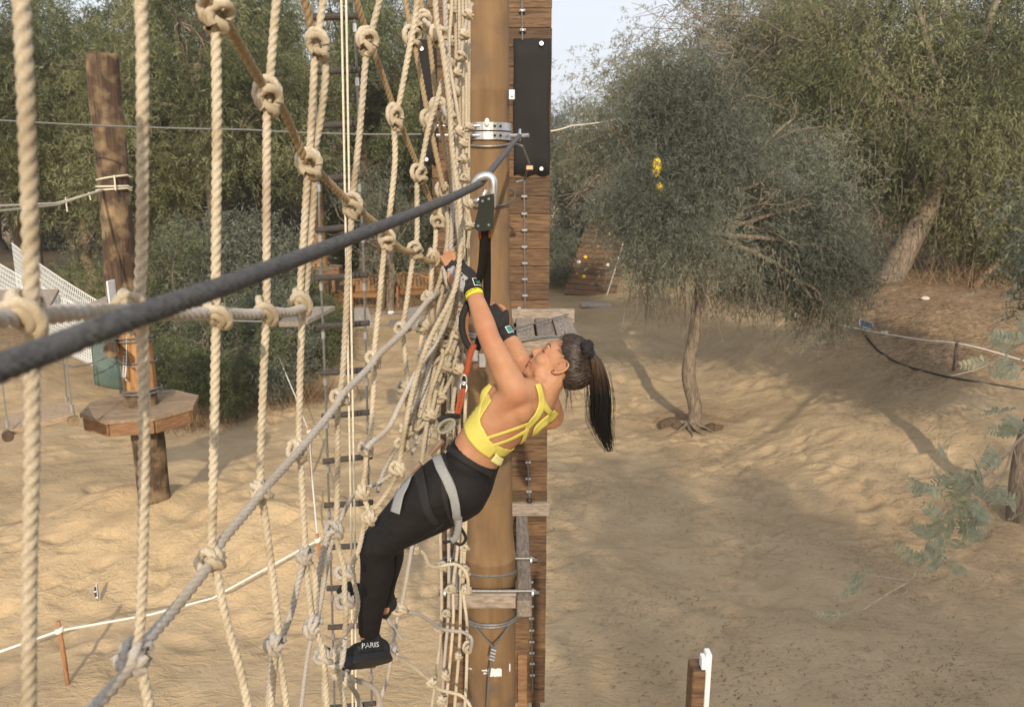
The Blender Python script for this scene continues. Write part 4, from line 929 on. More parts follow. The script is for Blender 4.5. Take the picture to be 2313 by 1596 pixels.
for (px, py) in clips:
    p = at(px, py, TYY-.042); mb = MB()
    for s in (-1, 1): mb.ball(p+Vector((s*.012, 0, 0)), (.011, .012, .012), 8, 6)
    mb.box(p, (.03, .012, .01)); mb.build('cable_clip', M['steel'], tower)
p = at(1196, 1130, TYY-.06); MB().ball(p, (.022, .02, .02), 10, 8).build('rubber_stop', M['black'], tower)
tb_ = at(1200, 1140, TYY-.05); MB().box((.12, TYY-.045, at(1200, 1143, TYY).z), (.34, .05, .105), None, .006).build('cross_batten', M['plank_grey'], tower)
for py in (1466, 1470): pass
bb_ = at(1180, 1530, TYY-.05); MB().box((bb_.x, TYY-.04, bb_.z-.05), (.075, .04, .52), None, .004).build('upright_batten', M['plank_orange'], tower)
for py in (1490, 1513, 1545, 1570): p = at(1178, py, TYY-.065); MB().tube([p, p+Vector((0, .02, 0))], .008, n=8).build('screw', M['steel'], tower)

# ---------------------------------------------------------------- deck beside the pole
dz_ = at(1200, 714, TYY-.03).z
deck = thing('timber_deck', (.1, 5.1, dz_-.2), 'weathered grey plank deck fixed behind the steel pole below the plank tower', 'deck')
xs = [-.40, -.27, -.13, .02, .155, .28, .43]
for k in range(6): MB().box(((xs[k]+xs[k+1])/2, 5.08, dz_-.02+.002*(k % 2)), (xs[k+1]-xs[k]-.018, .78, .04), None, .004).build('deck_plank', M['plank_greyy'], deck)
MB().box((.02, 5.49, dz_+.008), (.86, .06, .10), None, .005).build('rear_beam', M['plank_grey'], deck)
MB().box((.14, 4.66, dz_-.035), (.50, .07, .115), Matrix.Rotation(.06, 3, 'Y'), .012).build('front_beam', M['plank_grey'], deck)
for x in (-.34, .36): MB().box((x, 5.08, dz_-.09), (.07, .8, .09), None, .006).build('bearer', M['plank_greyy'], deck)
MB().tube([(PX+.12, 4.66, dz_+.06), (.40, 5.4, dz_+.035)], .006, n=6).build('stay_wire', M['wire'], deck)
MB().tube([(PX+.12, 4.5, dz_+.04), (.42, 4.68, dz_+.028)], .006, n=6).build('stay_wire', M['wire'], deck)
for k, px in enumerate((1072, 1090)):
    c = at(px, 800+k*14, POLE_Y-.16); MB().box(c, (.042, .03, .085), None, .006).build('steel_bracket', M['steel'], deck)

# ---------------------------------------------------------------- beam bracket round the pole
bz = at(1170, 1351, 4.25).z
br = thing('beam_bracket', (PX, 4.4, bz-.1), 'grey timber beams bolted around the lower steel pole', 'beam')
for x, y0, y1 in ((.075, 4.22, 5.45), (-.36, 4.3, 5.3)): MB().box((x, (y0+y1)/2, bz-.055), (.088, y1-y0, .11), None, .008).build('beam', M['plank_greyy'], br)
MB().box((-.143, 4.34, bz-.06), (.34, .045, .10), None, .006).build('cross_beam', M['plank_grey'], br)
for yy in (4.38, 4.80):
    MB().tube([(-.46, yy-.06, bz+.012), (.15, yy-.06, bz+.012)], .009, n=8).build('threaded_rod', M['wire'], br)
    for x in (.128, -.414): MB().tube([(x-.006, yy-.06, bz), (x+.006, yy-.06, bz)], .026, n=10).build('washer', M['steel'], br)
    for x in (.136, -.452): MB().tube([(x, yy-.06, bz), (x+.032, yy-.06, bz)], .019, n=6).build('nut', M['black'], br)

# ---------------------------------------------------------------- rope ladder of steel wire and wooden rungs
LYY = 4.75
lad = thing('rope_ladder', at(750, 1640, LYY), 'hanging wire ladder with dark wooden rungs behind the climbing net', 'ladder')
def lw(y): return np.interp(y, [0, 417, 632, 865, 1141, 1364, 1600], [706, 720, 725, 735, 743, 750, 756])
def rw_(y): return np.interp(y, [0, 207, 410, 532, 732, 949, 1064, 1600], [799, 808, 811, 820, 825, 830, 832, 840])
for f in (lw, rw_): MB().tube([at(f(y), y, LYY) for y in range(-60, 1680, 80)], .0075, n=6).build('wire', M['wire'], lad)
for (y, t) in ((-85, 0), (38, 2), (160, 4), (283, 6), (400, 8), (515, 10), (624, 9), (733, 8), (838, 8), (935, 10), (1036, 12), (1137, 7), (1233, 6), (1325, 7), (1413, 6), (1505, 8), (1592, 10)):
    a, b = at(lw(y)-10, y+t/2, LYY), at(rw_(y)+9, y-t/2, LYY)
    MB().tube([a, a.lerp(b, .5)+Vector((0, 0, random.uniform(-.004, .004))), b], [.0185, .02, .0185], n=10).build('rung', M['rung'], lad)
    for f in (lw, rw_):
        p = at(f(y+16), y+16, LYY); MB().tube([p, p-Vector((0, 0, .045))], .0125, n=8).build('ferrule', M['steel'], lad)
def lcord(x0, x1, lab): line('hanging_cord', [at(x0, -60, 4.3), at(x1, 1170, 4.3), at(x1+4, 1660, 4.3)], .0065, M['cord'], lab, 'cord', group='thin cords by the ladder')
lcord(770, 793, 'thin pale cord hanging in front of the rung ladder, nearer the net'); lcord(781, 801, 'thin pale cord hanging in front of the rung ladder, nearer the pole')

# ---------------------------------------------------------------- safety cable
cab = [at(-230, 900, .50), at(0, 832, .60), at(250, 735, .72), at(520, 640, .95), at(800, 535, 1.42), at(1000, 455, 2.08), at(1085, 415, 2.66)]
A1, _ = spline(cab, .012); A2 = [Vector(A1[-1]).lerp(ep+Vector((0, -.03, 0)), t) for t in np.linspace(0, 1, 16)]
sc = thing('safety_cable', at(0, 832, .6), 'dark grey coated safety cable running past the net to the steel pole', 'cable')
rope('cable_strand', [tuple(p) for p in A1[::6]], .0240, M['cable'], sc, lay=3.4, depth=.19, nseg=35, stepf=.2, strands=7)
MB().tube(A2, [.0125]*15+[.010], n=10).build('tail_strand', M['cable'], sc, smooth=True)
CARA = Vector(A1[-1])

# ---------------------------------------------------------------- climbing net
net = thing('climbing_net', at(500, 1700, 1.6), 'knotted climbing net of thick cream rope stretched past the steel pole', 'climbing net')
XT = [-400, -100, 60, 320, 487, 605, 695, 795, 880, 940, 985, 1020, 1060]; YT = [.5, .78, .93, 1.25, 1.54, 1.8, 2.05, 2.33, 2.6, 2.82, 3.02, 3.3, 4.2]
def Yx(x): return float(np.interp(x, XT, YT))
DR = .0200
knot_list = []
def K(x, y, Y, hd=None, s=1.0, kind=0): knot_list.append((x, y, Y, s, kind, hd))
def R(pts, Y, m='rope', d=DR, **kw):
    """pts (x, y) or (x, y, Y); Y number, 'x' = follows the net"""
    P = []
    for p in pts:
        yy = p[2] if len(p) > 2 else (Yx(p[0]) if Y == 'x' else Y); P.append(at(p[0], p[1], yy))
    rope('rope', P, d, M[m], net, **kw); return P
def KR(pts, Y): 
    for p in pts: K(p[0], p[1], Y)
# upright ropes
R([(40, -90), (48, 0), (60, 267), (68, 532), (71, 660), (70, 720), (72, 832), (72, 1062), (67, 1264), (65, 1700)], .93); K(66, 702, .93, s=1.0, kind=1)
R([(317, -90), (318, 0), (322, 167), (321, 530), (316, 660), (320, 732), (325, 900), (325, 1062), (323, 1231), (317, 1397), (306, 1477), (320, 1514), (337, 1594), (360, 1700)], 1.25); K(305, 690, 1.25, kind=1); K(305, 1477, 1.25)
R([(486, -80), (487, 30), (488, 100), (490, 300), (488, 530), (487, 699), (487, 765), (482, 1062), (478, 1231), (476, 1261), (490, 1297), (510, 1397), (547, 1531), (575, 1680)], 1.54); K(487, 22, 1.54, kind=2); K(492, 700, 1.54, kind=1); K(475, 1261, 1.54)
R([(640, -80), (625, 0), (607, 213), (603, 267), (602, 530), (602, 695), (595, 849), (588, 1062), (590, 1107), (598, 1164), (615, 1297), (628, 1424), (622, 1450), (612, 1594), (606, 1690)], 1.8); K(605, 213, 1.8, kind=2); K(603, 697, 1.8, kind=1); K(588, 1108, 1.8)
R([(622, 1450), (640, 1540), (655, 1680)], 1.82); K(621, 1451, 1.8)
R([(752, -90), (731, 0), (722, 60), (718, 95), (711, 133), (701, 317), (695, 365), (694, 400), (686, 530), (678, 659), (682, 690), (682, 719), (678, 832), (675, 992), (673, 1015), (679, 1045), (682, 1100), (688, 1214), (688, 1251), (692, 1297), (702, 1381), (708, 1411), (722, 1447), (730, 1480), (738, 1594), (742, 1690)], 2.05)
R([(718, 100), (735, 150), (728, 240), (715, 317), (700, 368), (709, 417), (702, 530), (692, 640), (686, 680)], 2.07); K(716, 95, 2.05, kind=2); K(697, 365, 2.05, kind=2); K(682, 679, 2.05, kind=1); K(672, 1015, 2.05); K(689, 1251, 2.05); K(707, 1411, 2.05); K(729, 1478, 2.08)
R([(688, 1251), (710, 1297), (709, 1381), (707, 1411)], 2.07)
R([(880, -80), (858, 0), (842, 60), (832, 88), (828, 110), (812, 300), (798, 433), (795, 462), (792, 530), (788, 565), (782, 699), (775, 832), (767, 890), (763, 932), (762, 1064), (760, 1171), (756, 1196), (765, 1240), (777, 1285), (778, 1331), (779, 1354), (782, 1381), (776, 1450), (766, 1520), (778, 1594), (784, 1690)], 2.33)
K(830, 88, 2.33, kind=2); K(796, 462, 2.33, kind=2); K(766, 897, 2.33); K(755, 1194, 2.33); K(776, 1291, 2.36); K(779, 1355, 2.36)
R([(950, -60), (938, 40), (930, 85), (925, 110), (902, 230), (893, 262), (890, 283), (892, 367), (879, 493), (875, 540), (868, 565), (855, 699), (845, 800), (845, 849), (838, 965), (828, 1008), (825, 1062), (819, 1107), (828, 1140), (834, 1165)], 2.6)
K(892, 260, 2.6, kind=2); K(874, 540, 2.6, kind=2); K(843, 810, 2.6); K(826, 1012, 2.6); K(819, 1110, 2.6); K(834, 1166, 2.6)
R([(1000, 180), (985, 235), (968, 290), (952, 370), (945, 392), (942, 420), (942, 530), (937, 562), (932, 589), (915, 705), (908, 739), (912, 772), (920, 865), (914, 880), (923, 932), (916, 969), (905, 1000)], 2.82)
K(945, 390, 2.82, kind=2); K(937, 564, 2.82, kind=2); K(907, 740, 2.82); K(912, 875, 2.82); K(916, 969, 2.82); K(908, 1003, 2.8)
R([(1005, 410), (995, 470), (986, 510), (983, 552), (977, 590), (972, 659), (966, 690), (960, 735), (952, 765), (948, 819), (928, 862)], 3.02)
K(988, 498, 3.02, kind=2); K(980, 578, 3.02, kind=1); K(967, 672, 3.02); K(957, 738, 3.02); K(958, 800, 3.02)
# cross ropes
R([(400, -120), (445, -40), (487, 30), (513, 57), (578, 167), (606, 213), (638, 247), (685, 353), (698, 368), (728, 397), (778, 447), (797, 462), (818, 480), (868, 520), (882, 541), (911, 565), (938, 570), (962, 589), (982, 590), (1004, 592), (1025, 605)], 'x', 'rope_brown_shade', DR*1.15)
R([(668, -80), (688, 0), (711, 97), (722, 130)], 'x', 'rope_brown_shade', DR*1.15)
R([(785, -80), (805, 0), (828, 73), (845, 117), (888, 240), (895, 262), (908, 290), (945, 380), (955, 410), (985, 487), (992, 510)], 'x', 'rope_brown_shade')
R([(905, -80), (915, 0), (928, 67), (938, 110), (965, 253), (975, 300), (998, 410), (1004, 430)], 2.9, 'rope_brown_shade'); K(930, 82, 2.9, kind=2); K(967, 270, 2.9, kind=2); K(1000, 430, 2.95, kind=2)
R([(948, -60), (951, 0), (957, 45), (968, 77), (985, 227), (995, 283), (1018, 400), (1030, 470)], 3.15, 'rope_brown_shade'); K(956, 44, 3.15, kind=2); K(990, 240, 3.15, kind=2)
R([(-300, 760), (-60, 722), (70, 716), (180, 705), (300, 704), (400, 710), (487, 706), (560, 710), (604, 704), (650, 706), (684, 696)], 'x', 'rope_grey', DR*1.3)
R([(120, 1720), (217, 1594), (283, 1521), (308, 1480), (337, 1441), (400, 1368), (477, 1270), (500, 1224), (578, 1131), (592, 1110), (645, 1052), (675, 1018), (695, 995), (755, 922), (768, 899), (785, 879), (835, 829), (848, 810), (862, 795), (905, 755), (928, 729), (965, 682), (988, 662), (1035, 629), (1050, 610)], 'x', 'rope_grey', DR*1.2)
R([(826, 1015), (845, 995), (878, 965), (908, 905), (945, 832), (978, 790), (1005, 735), (1040, 660)], 'x', 'rope_grey')
# crowded ropes by the hand and the pole
R([(983, -40), (983, 0), (988, 60), (998, 100), (1015, 233), (1021, 333), (1038, 467), (1040, 560), (1030, 640), (1011, 690), (978, 750), (951, 815), (928, 899), (911, 985), (898, 1062), (875, 1110), (845, 1150), (825, 1177), (811, 1237), (797, 1275), (799, 1311), (808, 1357), (801, 1397), (778, 1434), (751, 1471), (735, 1500), (730, 1600), (728, 1690)], 2.66, 'rope')
K(990, 77, 2.9, kind=2); K(898, 1058, 2.66)
R([(1005, -40), (1005, 0), (1010, 133), (1020, 330), (1024, 440), (1018, 560), (1024, 640), (1008, 719), (978, 799), (961, 865), (931, 932), (912, 990), (890, 1064), (831, 1101), (805, 1114), (790, 1130), (768, 1177), (745, 1240), (738, 1281), (721, 1381), (711, 1411), (695, 1481), (681, 1594), (676, 1690)], 3.0, 'rope_grey')
R([(1013, 500), (1035, 600), (1045, 672), (1021, 732), (1012, 779), (991, 815), (978, 865), (968, 902), (948, 949), (920, 990)], 3.1); K(1014, 779, 3.1); K(992, 770, 3.06)
R([(1000, 430), (1012, 520), (1000, 609), (985, 660), (975, 700), (985, 760), (1000, 800), (985, 850), (971, 892), (966, 945), (956, 1015), (950, 1060)], 3.05); K(1002, 432, 3.05); K(971, 935, 3.05)
R([(1030, 470), (1035, 540), (1040, 600), (1030, 700), (1035, 745), (1008, 825), (971, 859), (945, 915), (928, 965), (898, 1005), (868, 1062), (852, 1110)], 3.08, 'rope_grey'); K(1006, 828, 3.1); K(1036, 752, 3.08)
R([(1025, 745), (1010, 790), (978, 822), (955, 850), (940, 900), (938, 969), (971, 935), (985, 880)], 3.06)
R([(1045, 520), (1048, 620), (1052, 700), (1046, 760), (1030, 800), (1020, 850), (995, 900), (975, 960)], 3.15); K(1048, 640, 3.15); K(1040, 700, 3.12); K(1030, 560, 3.1, kind=2); K(1012, 470, 3.1, kind=2)
R([(1002, 600), (1010, 640), (1022, 670), (1010, 720), (1000, 745)], 3.0, 'rope_grey')
R([(955, 44), (962, 50), (975, 62), (990, 77)], 3.1, 'rope_grey')
R([(998, 240), (1010, 262), (1018, 272)], 3.1, 'rope_grey', DR*1.1); K(1014, 266, 3.15, kind=2)
# thinner ropes strung straight beside the pole
for (x0, x1, Y, yb) in ((1028, 1036, 4.0, 640), (1037, 1041, 4.1, 560), (1045, 1049, 4.15, 700), (1053, 1054, 4.2, 520), (1060, 1058, 4.25, 620)):
    R([(x0, -60), ((x0+x1)/2, yb*.5), (x1, yb)], Y, 'rope', .018, stepf=.3)
R([(1068, 7), (1058, 33), (1048, 78), (1041, 127), (1033, 163), (1028, 207), (1018, 260)], 3.95, 'rope_grey', .020, stepf=.3)
for p in ((1058, 33), (1048, 78), (1041, 127), (1033, 163), (1028, 207), (1020, 22), (1015, 90), (1016, 143)): K(*p, 3.95, s=.85)
R([(1020, -20), (1020, 22), (1015, 90), (1016, 143), (1030, 230), (1040, 290), (1048, 323), (1046, 360), (1051, 403), (1048, 450), (1062, 500), (1055, 560)], 3.9, 'rope', .018, stepf=.3)
for p in ((1058, 287), (1048, 323), (1046, 360), (1051, 403), (1060, 460), (1062, 510), (1038, 296)): K(*p, 3.9, s=.85)
for (pts, m) in (([(995, 865), (991, 982), (994, 1180), (997, 1402), (983, 1536), (972, 1620)], 'rope'), ([(1015, 825), (1012, 932), (1013, 1180), (1013, 1369), (1004, 1491), (996, 1620)], 'rope_grey'),
              ([(1026, 822), (1023, 932), (1036, 1180), (1024, 1323), (1023, 1415), (1007, 1594), (1002, 1660)], 'rope'), ([(1038, 819), (1037, 953), (1046, 1180), (1042, 1262), (1038, 1445), (1027, 1594), (1024, 1660)], 'rope'),
              ([(1053, 885), (1050, 960), (1052, 1180), (1046, 1323), (1055, 1415), (1053, 1536), (1047, 1640)], 'rope')):
    R(pts, 4.05, m, .021, stepf=.3)
K(1041, 809, 4.0); K(1000, 1278, 3.9); K(1050, 1236, 3.95, s=.8); K(1019, 1330, 3.95); K(992, 1418, 3.9); K(1006, 1525, 3.95); K(1048, 1290, 3.85, kind=2); K(1053, 1330, 3.9); K(1055, 1460, 3.85, kind=2); K(1035, 1480, 3.9, s=.8); K(1008, 1385, 3.95, s=.8); K(998, 1580, 3.9)
R([(905, 1230, 3.5), (925, 1238, 3.6), (945, 1242, 3.65), (959, 1253, 3.7), (968, 1275, 3.75), (983, 1281, 3.8), (1000, 1277, 3.85), (1026, 1273, 3.85), (1047, 1284, 3.8), (1056, 1305, 3.8), (1058, 1335, 3.85)], 3.7, 'rope'); K(935, 1240, 3.6)
R([(850, 1350, 3.2), (875, 1354, 3.3), (903, 1374, 3.4), (945, 1387, 3.5), (971, 1402, 3.6), (992, 1418, 3.75), (1020, 1424, 3.8), (1047, 1427, 3.8), (1065, 1442, 3.75), (1062, 1470, 3.8)], 3.5, 'rope_grey'); K(903, 1375, 3.4, s=1.1)
R([(840, 1450, 3.0), (880, 1475, 3.2), (925, 1500, 3.45), (971, 1536, 3.65), (992, 1556, 3.75), (1041, 1570, 3.8), (1062, 1594, 3.75), (1075, 1640, 3.8)], 3.5, 'rope')
R([(850, 1360, 3.2), (880, 1405, 3.25), (905, 1440, 3.3)], 3.3, 'rope_grey'); K(975, 1540, 3.65)
R([(945, 1150, 3.4), (935, 1207, 3.4), (911, 1347, 3.4), (900, 1385, 3.4), (888, 1447, 3.35), (885, 1474, 3.3), (875, 1531, 3.3), (855, 1594, 3.3), (848, 1660, 3.3)], 3.4, 'rope_grey'); K(886, 1472, 3.3, s=1.1)
R([(765, 1520, 2.5), (791, 1531, 2.7), (845, 1554, 2.9), (862, 1600, 3.0), (866, 1660, 3.0)], 2.8, 'rope_grey'); K(764, 1518, 2.45); K(782, 1530, 2.6)
R([(780, 1535, 2.6), (800, 1560, 2.65), (811, 1584, 2.7), (830, 1660, 2.7)], 2.7, 'rope_grey')
R([(688, 1251), (682, 1277), (658, 1381), (635, 1441), (620, 1470), (608, 1560), (596, 1680)], 2.02, 'rope_grey')
R([(756, 1196), (738, 1215), (720, 1300), (712, 1390)], 2.28, 'rope_grey')
R([(729, 1478), (745, 1500), (770, 1500), (779, 1440)], 2.3, 'rope_grey'); K(752, 1490, 2.35, s=1.1)

tr = np.random.RandomState(31)
for k in range(20):                                # slack strands tangled beside the pole
    x0, y0 = tr.uniform(1000, 1052), tr.uniform(560, 720); n_ = 6; pts = [(x0, y0)]
    for q in range(n_): pts.append((pts[-1][0]-tr.uniform(2, 20)+tr.normal()*6, pts[-1][1]+tr.uniform(35, 70)))
    R(pts, tr.uniform(3.05, 3.5), 'rope' if k % 3 else 'rope_grey')
    if k % 2: K(pts[2][0], pts[2][1], 3.1, s=tr.uniform(.85, 1.1)); K(pts[4][0], pts[4][1], 3.15, s=tr.uniform(.85, 1.1))
def knot_mesh(kind, seed):
    rng = np.random.RandomState(seed); d = DR*1.06
    Vs, Fs = [], []
    def addp(P, dd=d*.94):
        V, F = rope_arrays(P, dd, stepf=.28, nseg=12, lay=2.75); Fs.append(F+sum(map(len, Vs))); Vs.append(V)
    j = lambda s=.10: rng.normal()*s*d
    if kind == 0:                                  # tight wrapped hitch
        addp([(x*d+j(), 1.0*d*math.cos(t)+j(.03), 1.0*d*math.sin(t)) for x, t in zip(np.linspace(-.72, .72, 22), np.linspace(-1.2, 11.6, 22))])
        addp([(1.05*d*math.cos(t), 1.12*d*math.sin(t), .45*d*math.cos(t)+j(.05)-.1*d) for t in np.linspace(.3, 6.0, 16)])
        addp([(-.95*d, -.8*d, .75*d), (-.3*d, -1.45*d, .35*d), (.35*d, -1.5*d, -.2*d), (.95*d, -.85*d, -.7*d)])
    elif kind == 1:                                # broad loop thrown over the cross rope
        addp([(-1.25*d, -.2*d, -.35*d), (-1.15*d, -1.0*d, .35*d), (-.3*d, -1.05*d, 1.0*d), (.55*d, -1.0*d, .75*d), (1.0*d, -.95*d, -.1*d), (.75*d, -.9*d, -1.1*d), (.1*d, -.5*d, -1.35*d)])
        addp([(-.7*d, -.3*d, .2*d), (-.3*d, -1.15*d, .55*d), (.35*d, -1.2*d, .25*d), (.45*d, -1.1*d, -.5*d), (.0, -.8*d, -1.1*d)])
        addp([(x*d, 1.05*d*math.cos(t), 1.05*d*math.sin(t)) for x, t in zip(np.linspace(-.9, .2, 14), np.linspace(.5, 6.6, 14))])
    else:                                          # open loop through which the cross rope passes
        addp([(1.18*d*math.cos(t), -.25*d+.6*d*math.sin(t*.5+.4), 1.35*d*math.sin(t)) for t in np.linspace(-1.2, 4.4, 20)])
        addp([(1.0*d*math.cos(t)+.1*d, -.75*d+.25*d*math.cos(2*t), 1.1*d*math.sin(t)-.35*d) for t in np.linspace(-.2, 4.0, 16)])
        addp([(-.9*d, .5*d, -.4*d), (-.2*d, -.9*d, -.9*d), (.5*d, -1.0*d, -1.3*d), (.6*d, -.2*d, -1.7*d), (0, .3*d, -1.9*d), (-.5*d, -.2*d, -1.5*d)])
    return np_mesh('knot', np.concatenate(Vs), np.concatenate(Fs), smooth=True)
KM = {k: [knot_mesh(k, 10*k+i) for i in range(5)] for k in (0, 1, 2)}
KMG = {k: [m.copy() for m in KM[k]] for k in KM}
for k in KM:
    for m_ in KM[k]: m_.materials.append(M['rope'])
    for m_ in KMG[k]: m_.materials.append(M['rope_grey'])
rng = np.random.RandomState(9); n0 = wloc(net)
for i, (x, y, Y, s, kind, hd) in enumerate(knot_list):
    grey = y > 1150 and x < 900 and rng.rand() < .8
    o = obj('knot', (KMG if grey else KM)[kind][rng.randint(5)], None, net); o.location = at(x, y, Y-.004)-n0
    rz = 0.15 if kind == 1 else rng.uniform(-.6, .6)+.5
    o.rotation_euler = (rng.uniform(-.3, .3)+.25, rng.uniform(-.45, .45) if kind != 1 else rng.uniform(-.1, .1), rz)
    o.scale = (s*rng.uniform(.85, 1.15), s*rng.uniform(.9, 1.1), s*rng.uniform(.85, 1.15))

# ---------------------------------------------------------------- the climber
M['skin'] = mat('skin', (.385, .195, .106), (.46, .248, .145), rough=.54, scale=14, sss=.10, bump=.10, bscale=200, bdist=.0015, spec=.3, c3=(.40, .175, .098), s3=9)
M['lip'] = mat('lip', (.48, .17, .14), rough=.45)
M['teeth'] = mat('teeth', (.78, .74, .68), rough=.3)
M['hair'] = mat('brown_hair', (.010, .0065, .0045), (.046, .027, .015), rough=.38, scale=90, stretch=(1, 1, 1), bump=.2, bscale=300, bdist=.002)
M['leggings'] = mat('black_leggings', (.0085, .0078, .008), (.0130, .0118, .012), rough=.72, scale=300, bump=.8, bscale=11, bdist=.02, sheen=.0, spec=.22)
M['glove'] = mat('black_glove', (.010, .009, .011), (.018, .017, .019), rough=.85, scale=60, bump=.4, bdist=.003)
M['glove_grey'] = mat('grey_palm', (.27, .26, .265), (.33, .32, .325), rough=.8, scale=80)
M['bra'] = mat('yellow_fabric', (.57, .505, .105), (.63, .565, .14), rough=.8, scale=200, bump=.25, bscale=40, bdist=.004, spec=.25)
M['grey_web'] = mat('grey_webbing', (.235, .24, .245), (.29, .295, .30), rough=.75, scale=120, bump=.15, bdist=.002)
M['black_web'] = mat('black_webbing', (.006, .006, .0065), (.011, .010, .010), rough=.8, scale=120, bump=.2, bdist=.002)
M['orange_web'] = mat('orange_webbing', (.24, .042, .012), (.32, .065, .018), rough=.75, scale=120, bump=.2, bdist=.002)
M['shoe'] = mat('black_shoe_knit', (.0055, .0055, .0065), (.010, .010, .0115), rough=.8, scale=90, bump=.2, bdist=.002)
M['sole'] = mat('shoe_sole', (.008, .0085, .010), (.012, .0125, .015), rough=.6, scale=30)
M['green_plastic'] = mat('dark_green_plastic', (.008, .011, .006), (.013, .018, .010), rough=.8, scale=12)
M['print'] = mat('print_black', (.012, .012, .012), rough=.6)
M['print_white'] = mat('print_white', (.75, .75, .75), rough=.6)
M['band'] = mat('yellow_wristband', (.86, .80, .04), rough=.45)
M['teal'] = mat('teal_patch', (.03, .20, .19), rough=.7)

def loftm(mb, secs, wax, n=24):
    """elliptical sections (centre, half width, half depth[, width axis]); closed ends"""
    V = []; F = []; m = len(secs); P = [Vector(s[0]) for s in secs]
    for i in range(m):
        T = (P[min(i+1, m-1)]-P[max(i-1, 0)]).normalized(); w = Vector(secs[i][3] if len(secs[i]) > 3 else wax); w = (w-T*w.dot(T)).normalized(); f = T.cross(w)
        for k in range(n):
            a = 2*math.pi*k/n; V.append(P[i]+w*secs[i][1]*math.cos(a)+f*secs[i][2]*math.sin(a))
    for i in range(m-1):
        for k in range(n): F.append((i*n+k, i*n+(k+1) % n, (i+1)*n+(k+1) % n, (i+1)*n+k))
    F.append(tuple(range(n-1, -1, -1))); F.append(tuple((m-1)*n+k for k in range(n))); mb.add(V, F)
def chain(mb, pts, rr, n=14):
    A, L = spline([tuple(p) for p in pts], .012); s = np.linspace(0, 1, len(A))
    q = np.concatenate([[0], np.cumsum([np.linalg.norm(np.array(b)-np.array(a)) for a, b in zip(pts[:-1], pts[1:])])]); q /= q[-1]
    r = np.interp(s, q, rr); mb.tube(A, list(r), n=n); mb.ball(A[0], r[0], n, 10); mb.ball(A[-1], r[-1], n, 10)
def remesh(mb, voxel, smooth_it, fac=.5):
    me = bpy.data.meshes.new('tmp'); me.from_pydata([tuple(p) for p in mb.v], [], mb.f); o = bpy.data.objects.new('tmp', me); C.objects.link(o)
    r = o.modifiers.new('r', 'REMESH'); r.mode = 'VOXEL'; r.voxel_size = voxel
    if smooth_it: s = o.modifiers.new('s', 'SMOOTH'); s.iterations = smooth_it; s.factor = fac
    dg = bpy.context.evaluated_depsgraph_get(); ev = o.evaluated_get(dg); m2 = bpy.data.meshes.new_from_object(ev)
    bpy.data.objects.remove(o); bpy.data.meshes.remove(me); return m2

# skeleton, metres
pel = at(1034, 1122, 2.93)
nsh, fsh = at(1164, 884, 2.81), at(1243, 938, 3.08)
WAX = (fsh-nsh).normalized()
spine = [at(1034, 1128, 2.93), at(1046, 1092, 2.925), at(1064, 1048, 2.92), at(1086, 1004, 2.92), at(1120, 966, 2.92), at(1162, 930, 2.925), at(1204, 904, 2.93), at(1232, 884, 2.93)]
TAX = (spine[5]-spine[1]).normalized(); FAX = TAX.cross(WAX).normalized()
if FAX.x > 0: FAX = -FAX
n_hip, f_hip = at(1006, 1094, 2.835), at(1030, 1118, 3.01)
HAX = (f_hip-n_hip).normalized()
n_kn, n_an = at(850, 1232, 2.80), at(833, 1437, 2.84)
f_kn, f_an = at(874, 1216, 2.97), at(868, 1352, 3.10)
n_el, n_wr = at(1106, 766, 2.82), at(1068, 655, 2.95)
f_el, f_wr = at(1176, 812, 3.05), at(1138, 748, 3.12)
HC = at(1258, 829, 2.86)                                    # midpoint between the ears
def imgdir(dx, dy, dd=0):                                    # photo direction (right, up) plus depth, as a unit vector
    return (Vector((1, 0, 0))*dx + Vector((0, sp, cp))*dy + Vector((0, cp, -sp))*dd).normalized()
HF = imgdir(-.70, .71, .10); HL = imgdir(.06, -.06, -1.0); HL = (HL-HF*HL.dot(HF)).normalized(); HU = HL.cross(HF)*-1
if HU.x < 0: HU = -HU
def hp(x, y, z): return HC+HL*.062+HF*x+HL*y+HU*z*1.0
HC = HC - HL*.075                                            # the near ear is what the photo shows
def hp(x, y, z): return HC+HF*x+HL*y+HU*z
RH = Matrix((HF, HL, HU)).transposed()

body = MB()
loftm(body, [(spine[0]-TAX*.06, .10, .07, HAX), (spine[0], .145, .10, HAX), (spine[1], .160, .112, HAX), (spine[2], .140, .098, (HAX+WAX).normalized()), (spine[3], .125, .088), (spine[4], .136, .098), (spine[5], .155, .105), (spine[6], .135, .082), (spine[7], .070, .062)], WAX, 28)
body.ball(spine[5]+WAX*.08+FAX*.055-TAX*.0, (.065, .065, .06), 14, 10); body.ball(spine[5]-WAX*.08+FAX*.055, (.065, .065, .06), 14, 10)   # chest
for px_, py_, yy_ in ((1038, 1108, 2.82), (1050, 1100, 2.98)): body.ball(at(px_, py_, yy_), (.105, .085, .105), 18, 12)
# back relief: shoulder blades
for s in (-1, 1): body.ball(spine[5]+TAX*.03+WAX*s*.075-FAX*.060, (.05, .05, .055), 12, 8)
# neck
chain(body, [spine[6]+TAX*.02, spine[7], hp(-.025, 0, -.075), hp(-.015, 0, -.02)], [.075, .060, .053, .055])
# trapezius / shoulders
chain(body, [spine[7]-TAX*.015, nsh.lerp(spine[7], .5), nsh], [.05, .052, .058]); chain(body, [spine[7]-TAX*.02, fsh.lerp(spine[7], .5), fsh], [.05, .052, .060])
# lat muscle to the arm
chain(body, [nsh, spine[5]-WAX*.115, spine[4]-WAX*.09], [.055, .055, .05]); chain(body, [fsh, spine[5]+WAX*.125, spine[4]+WAX*.09], [.058, .06, .05])
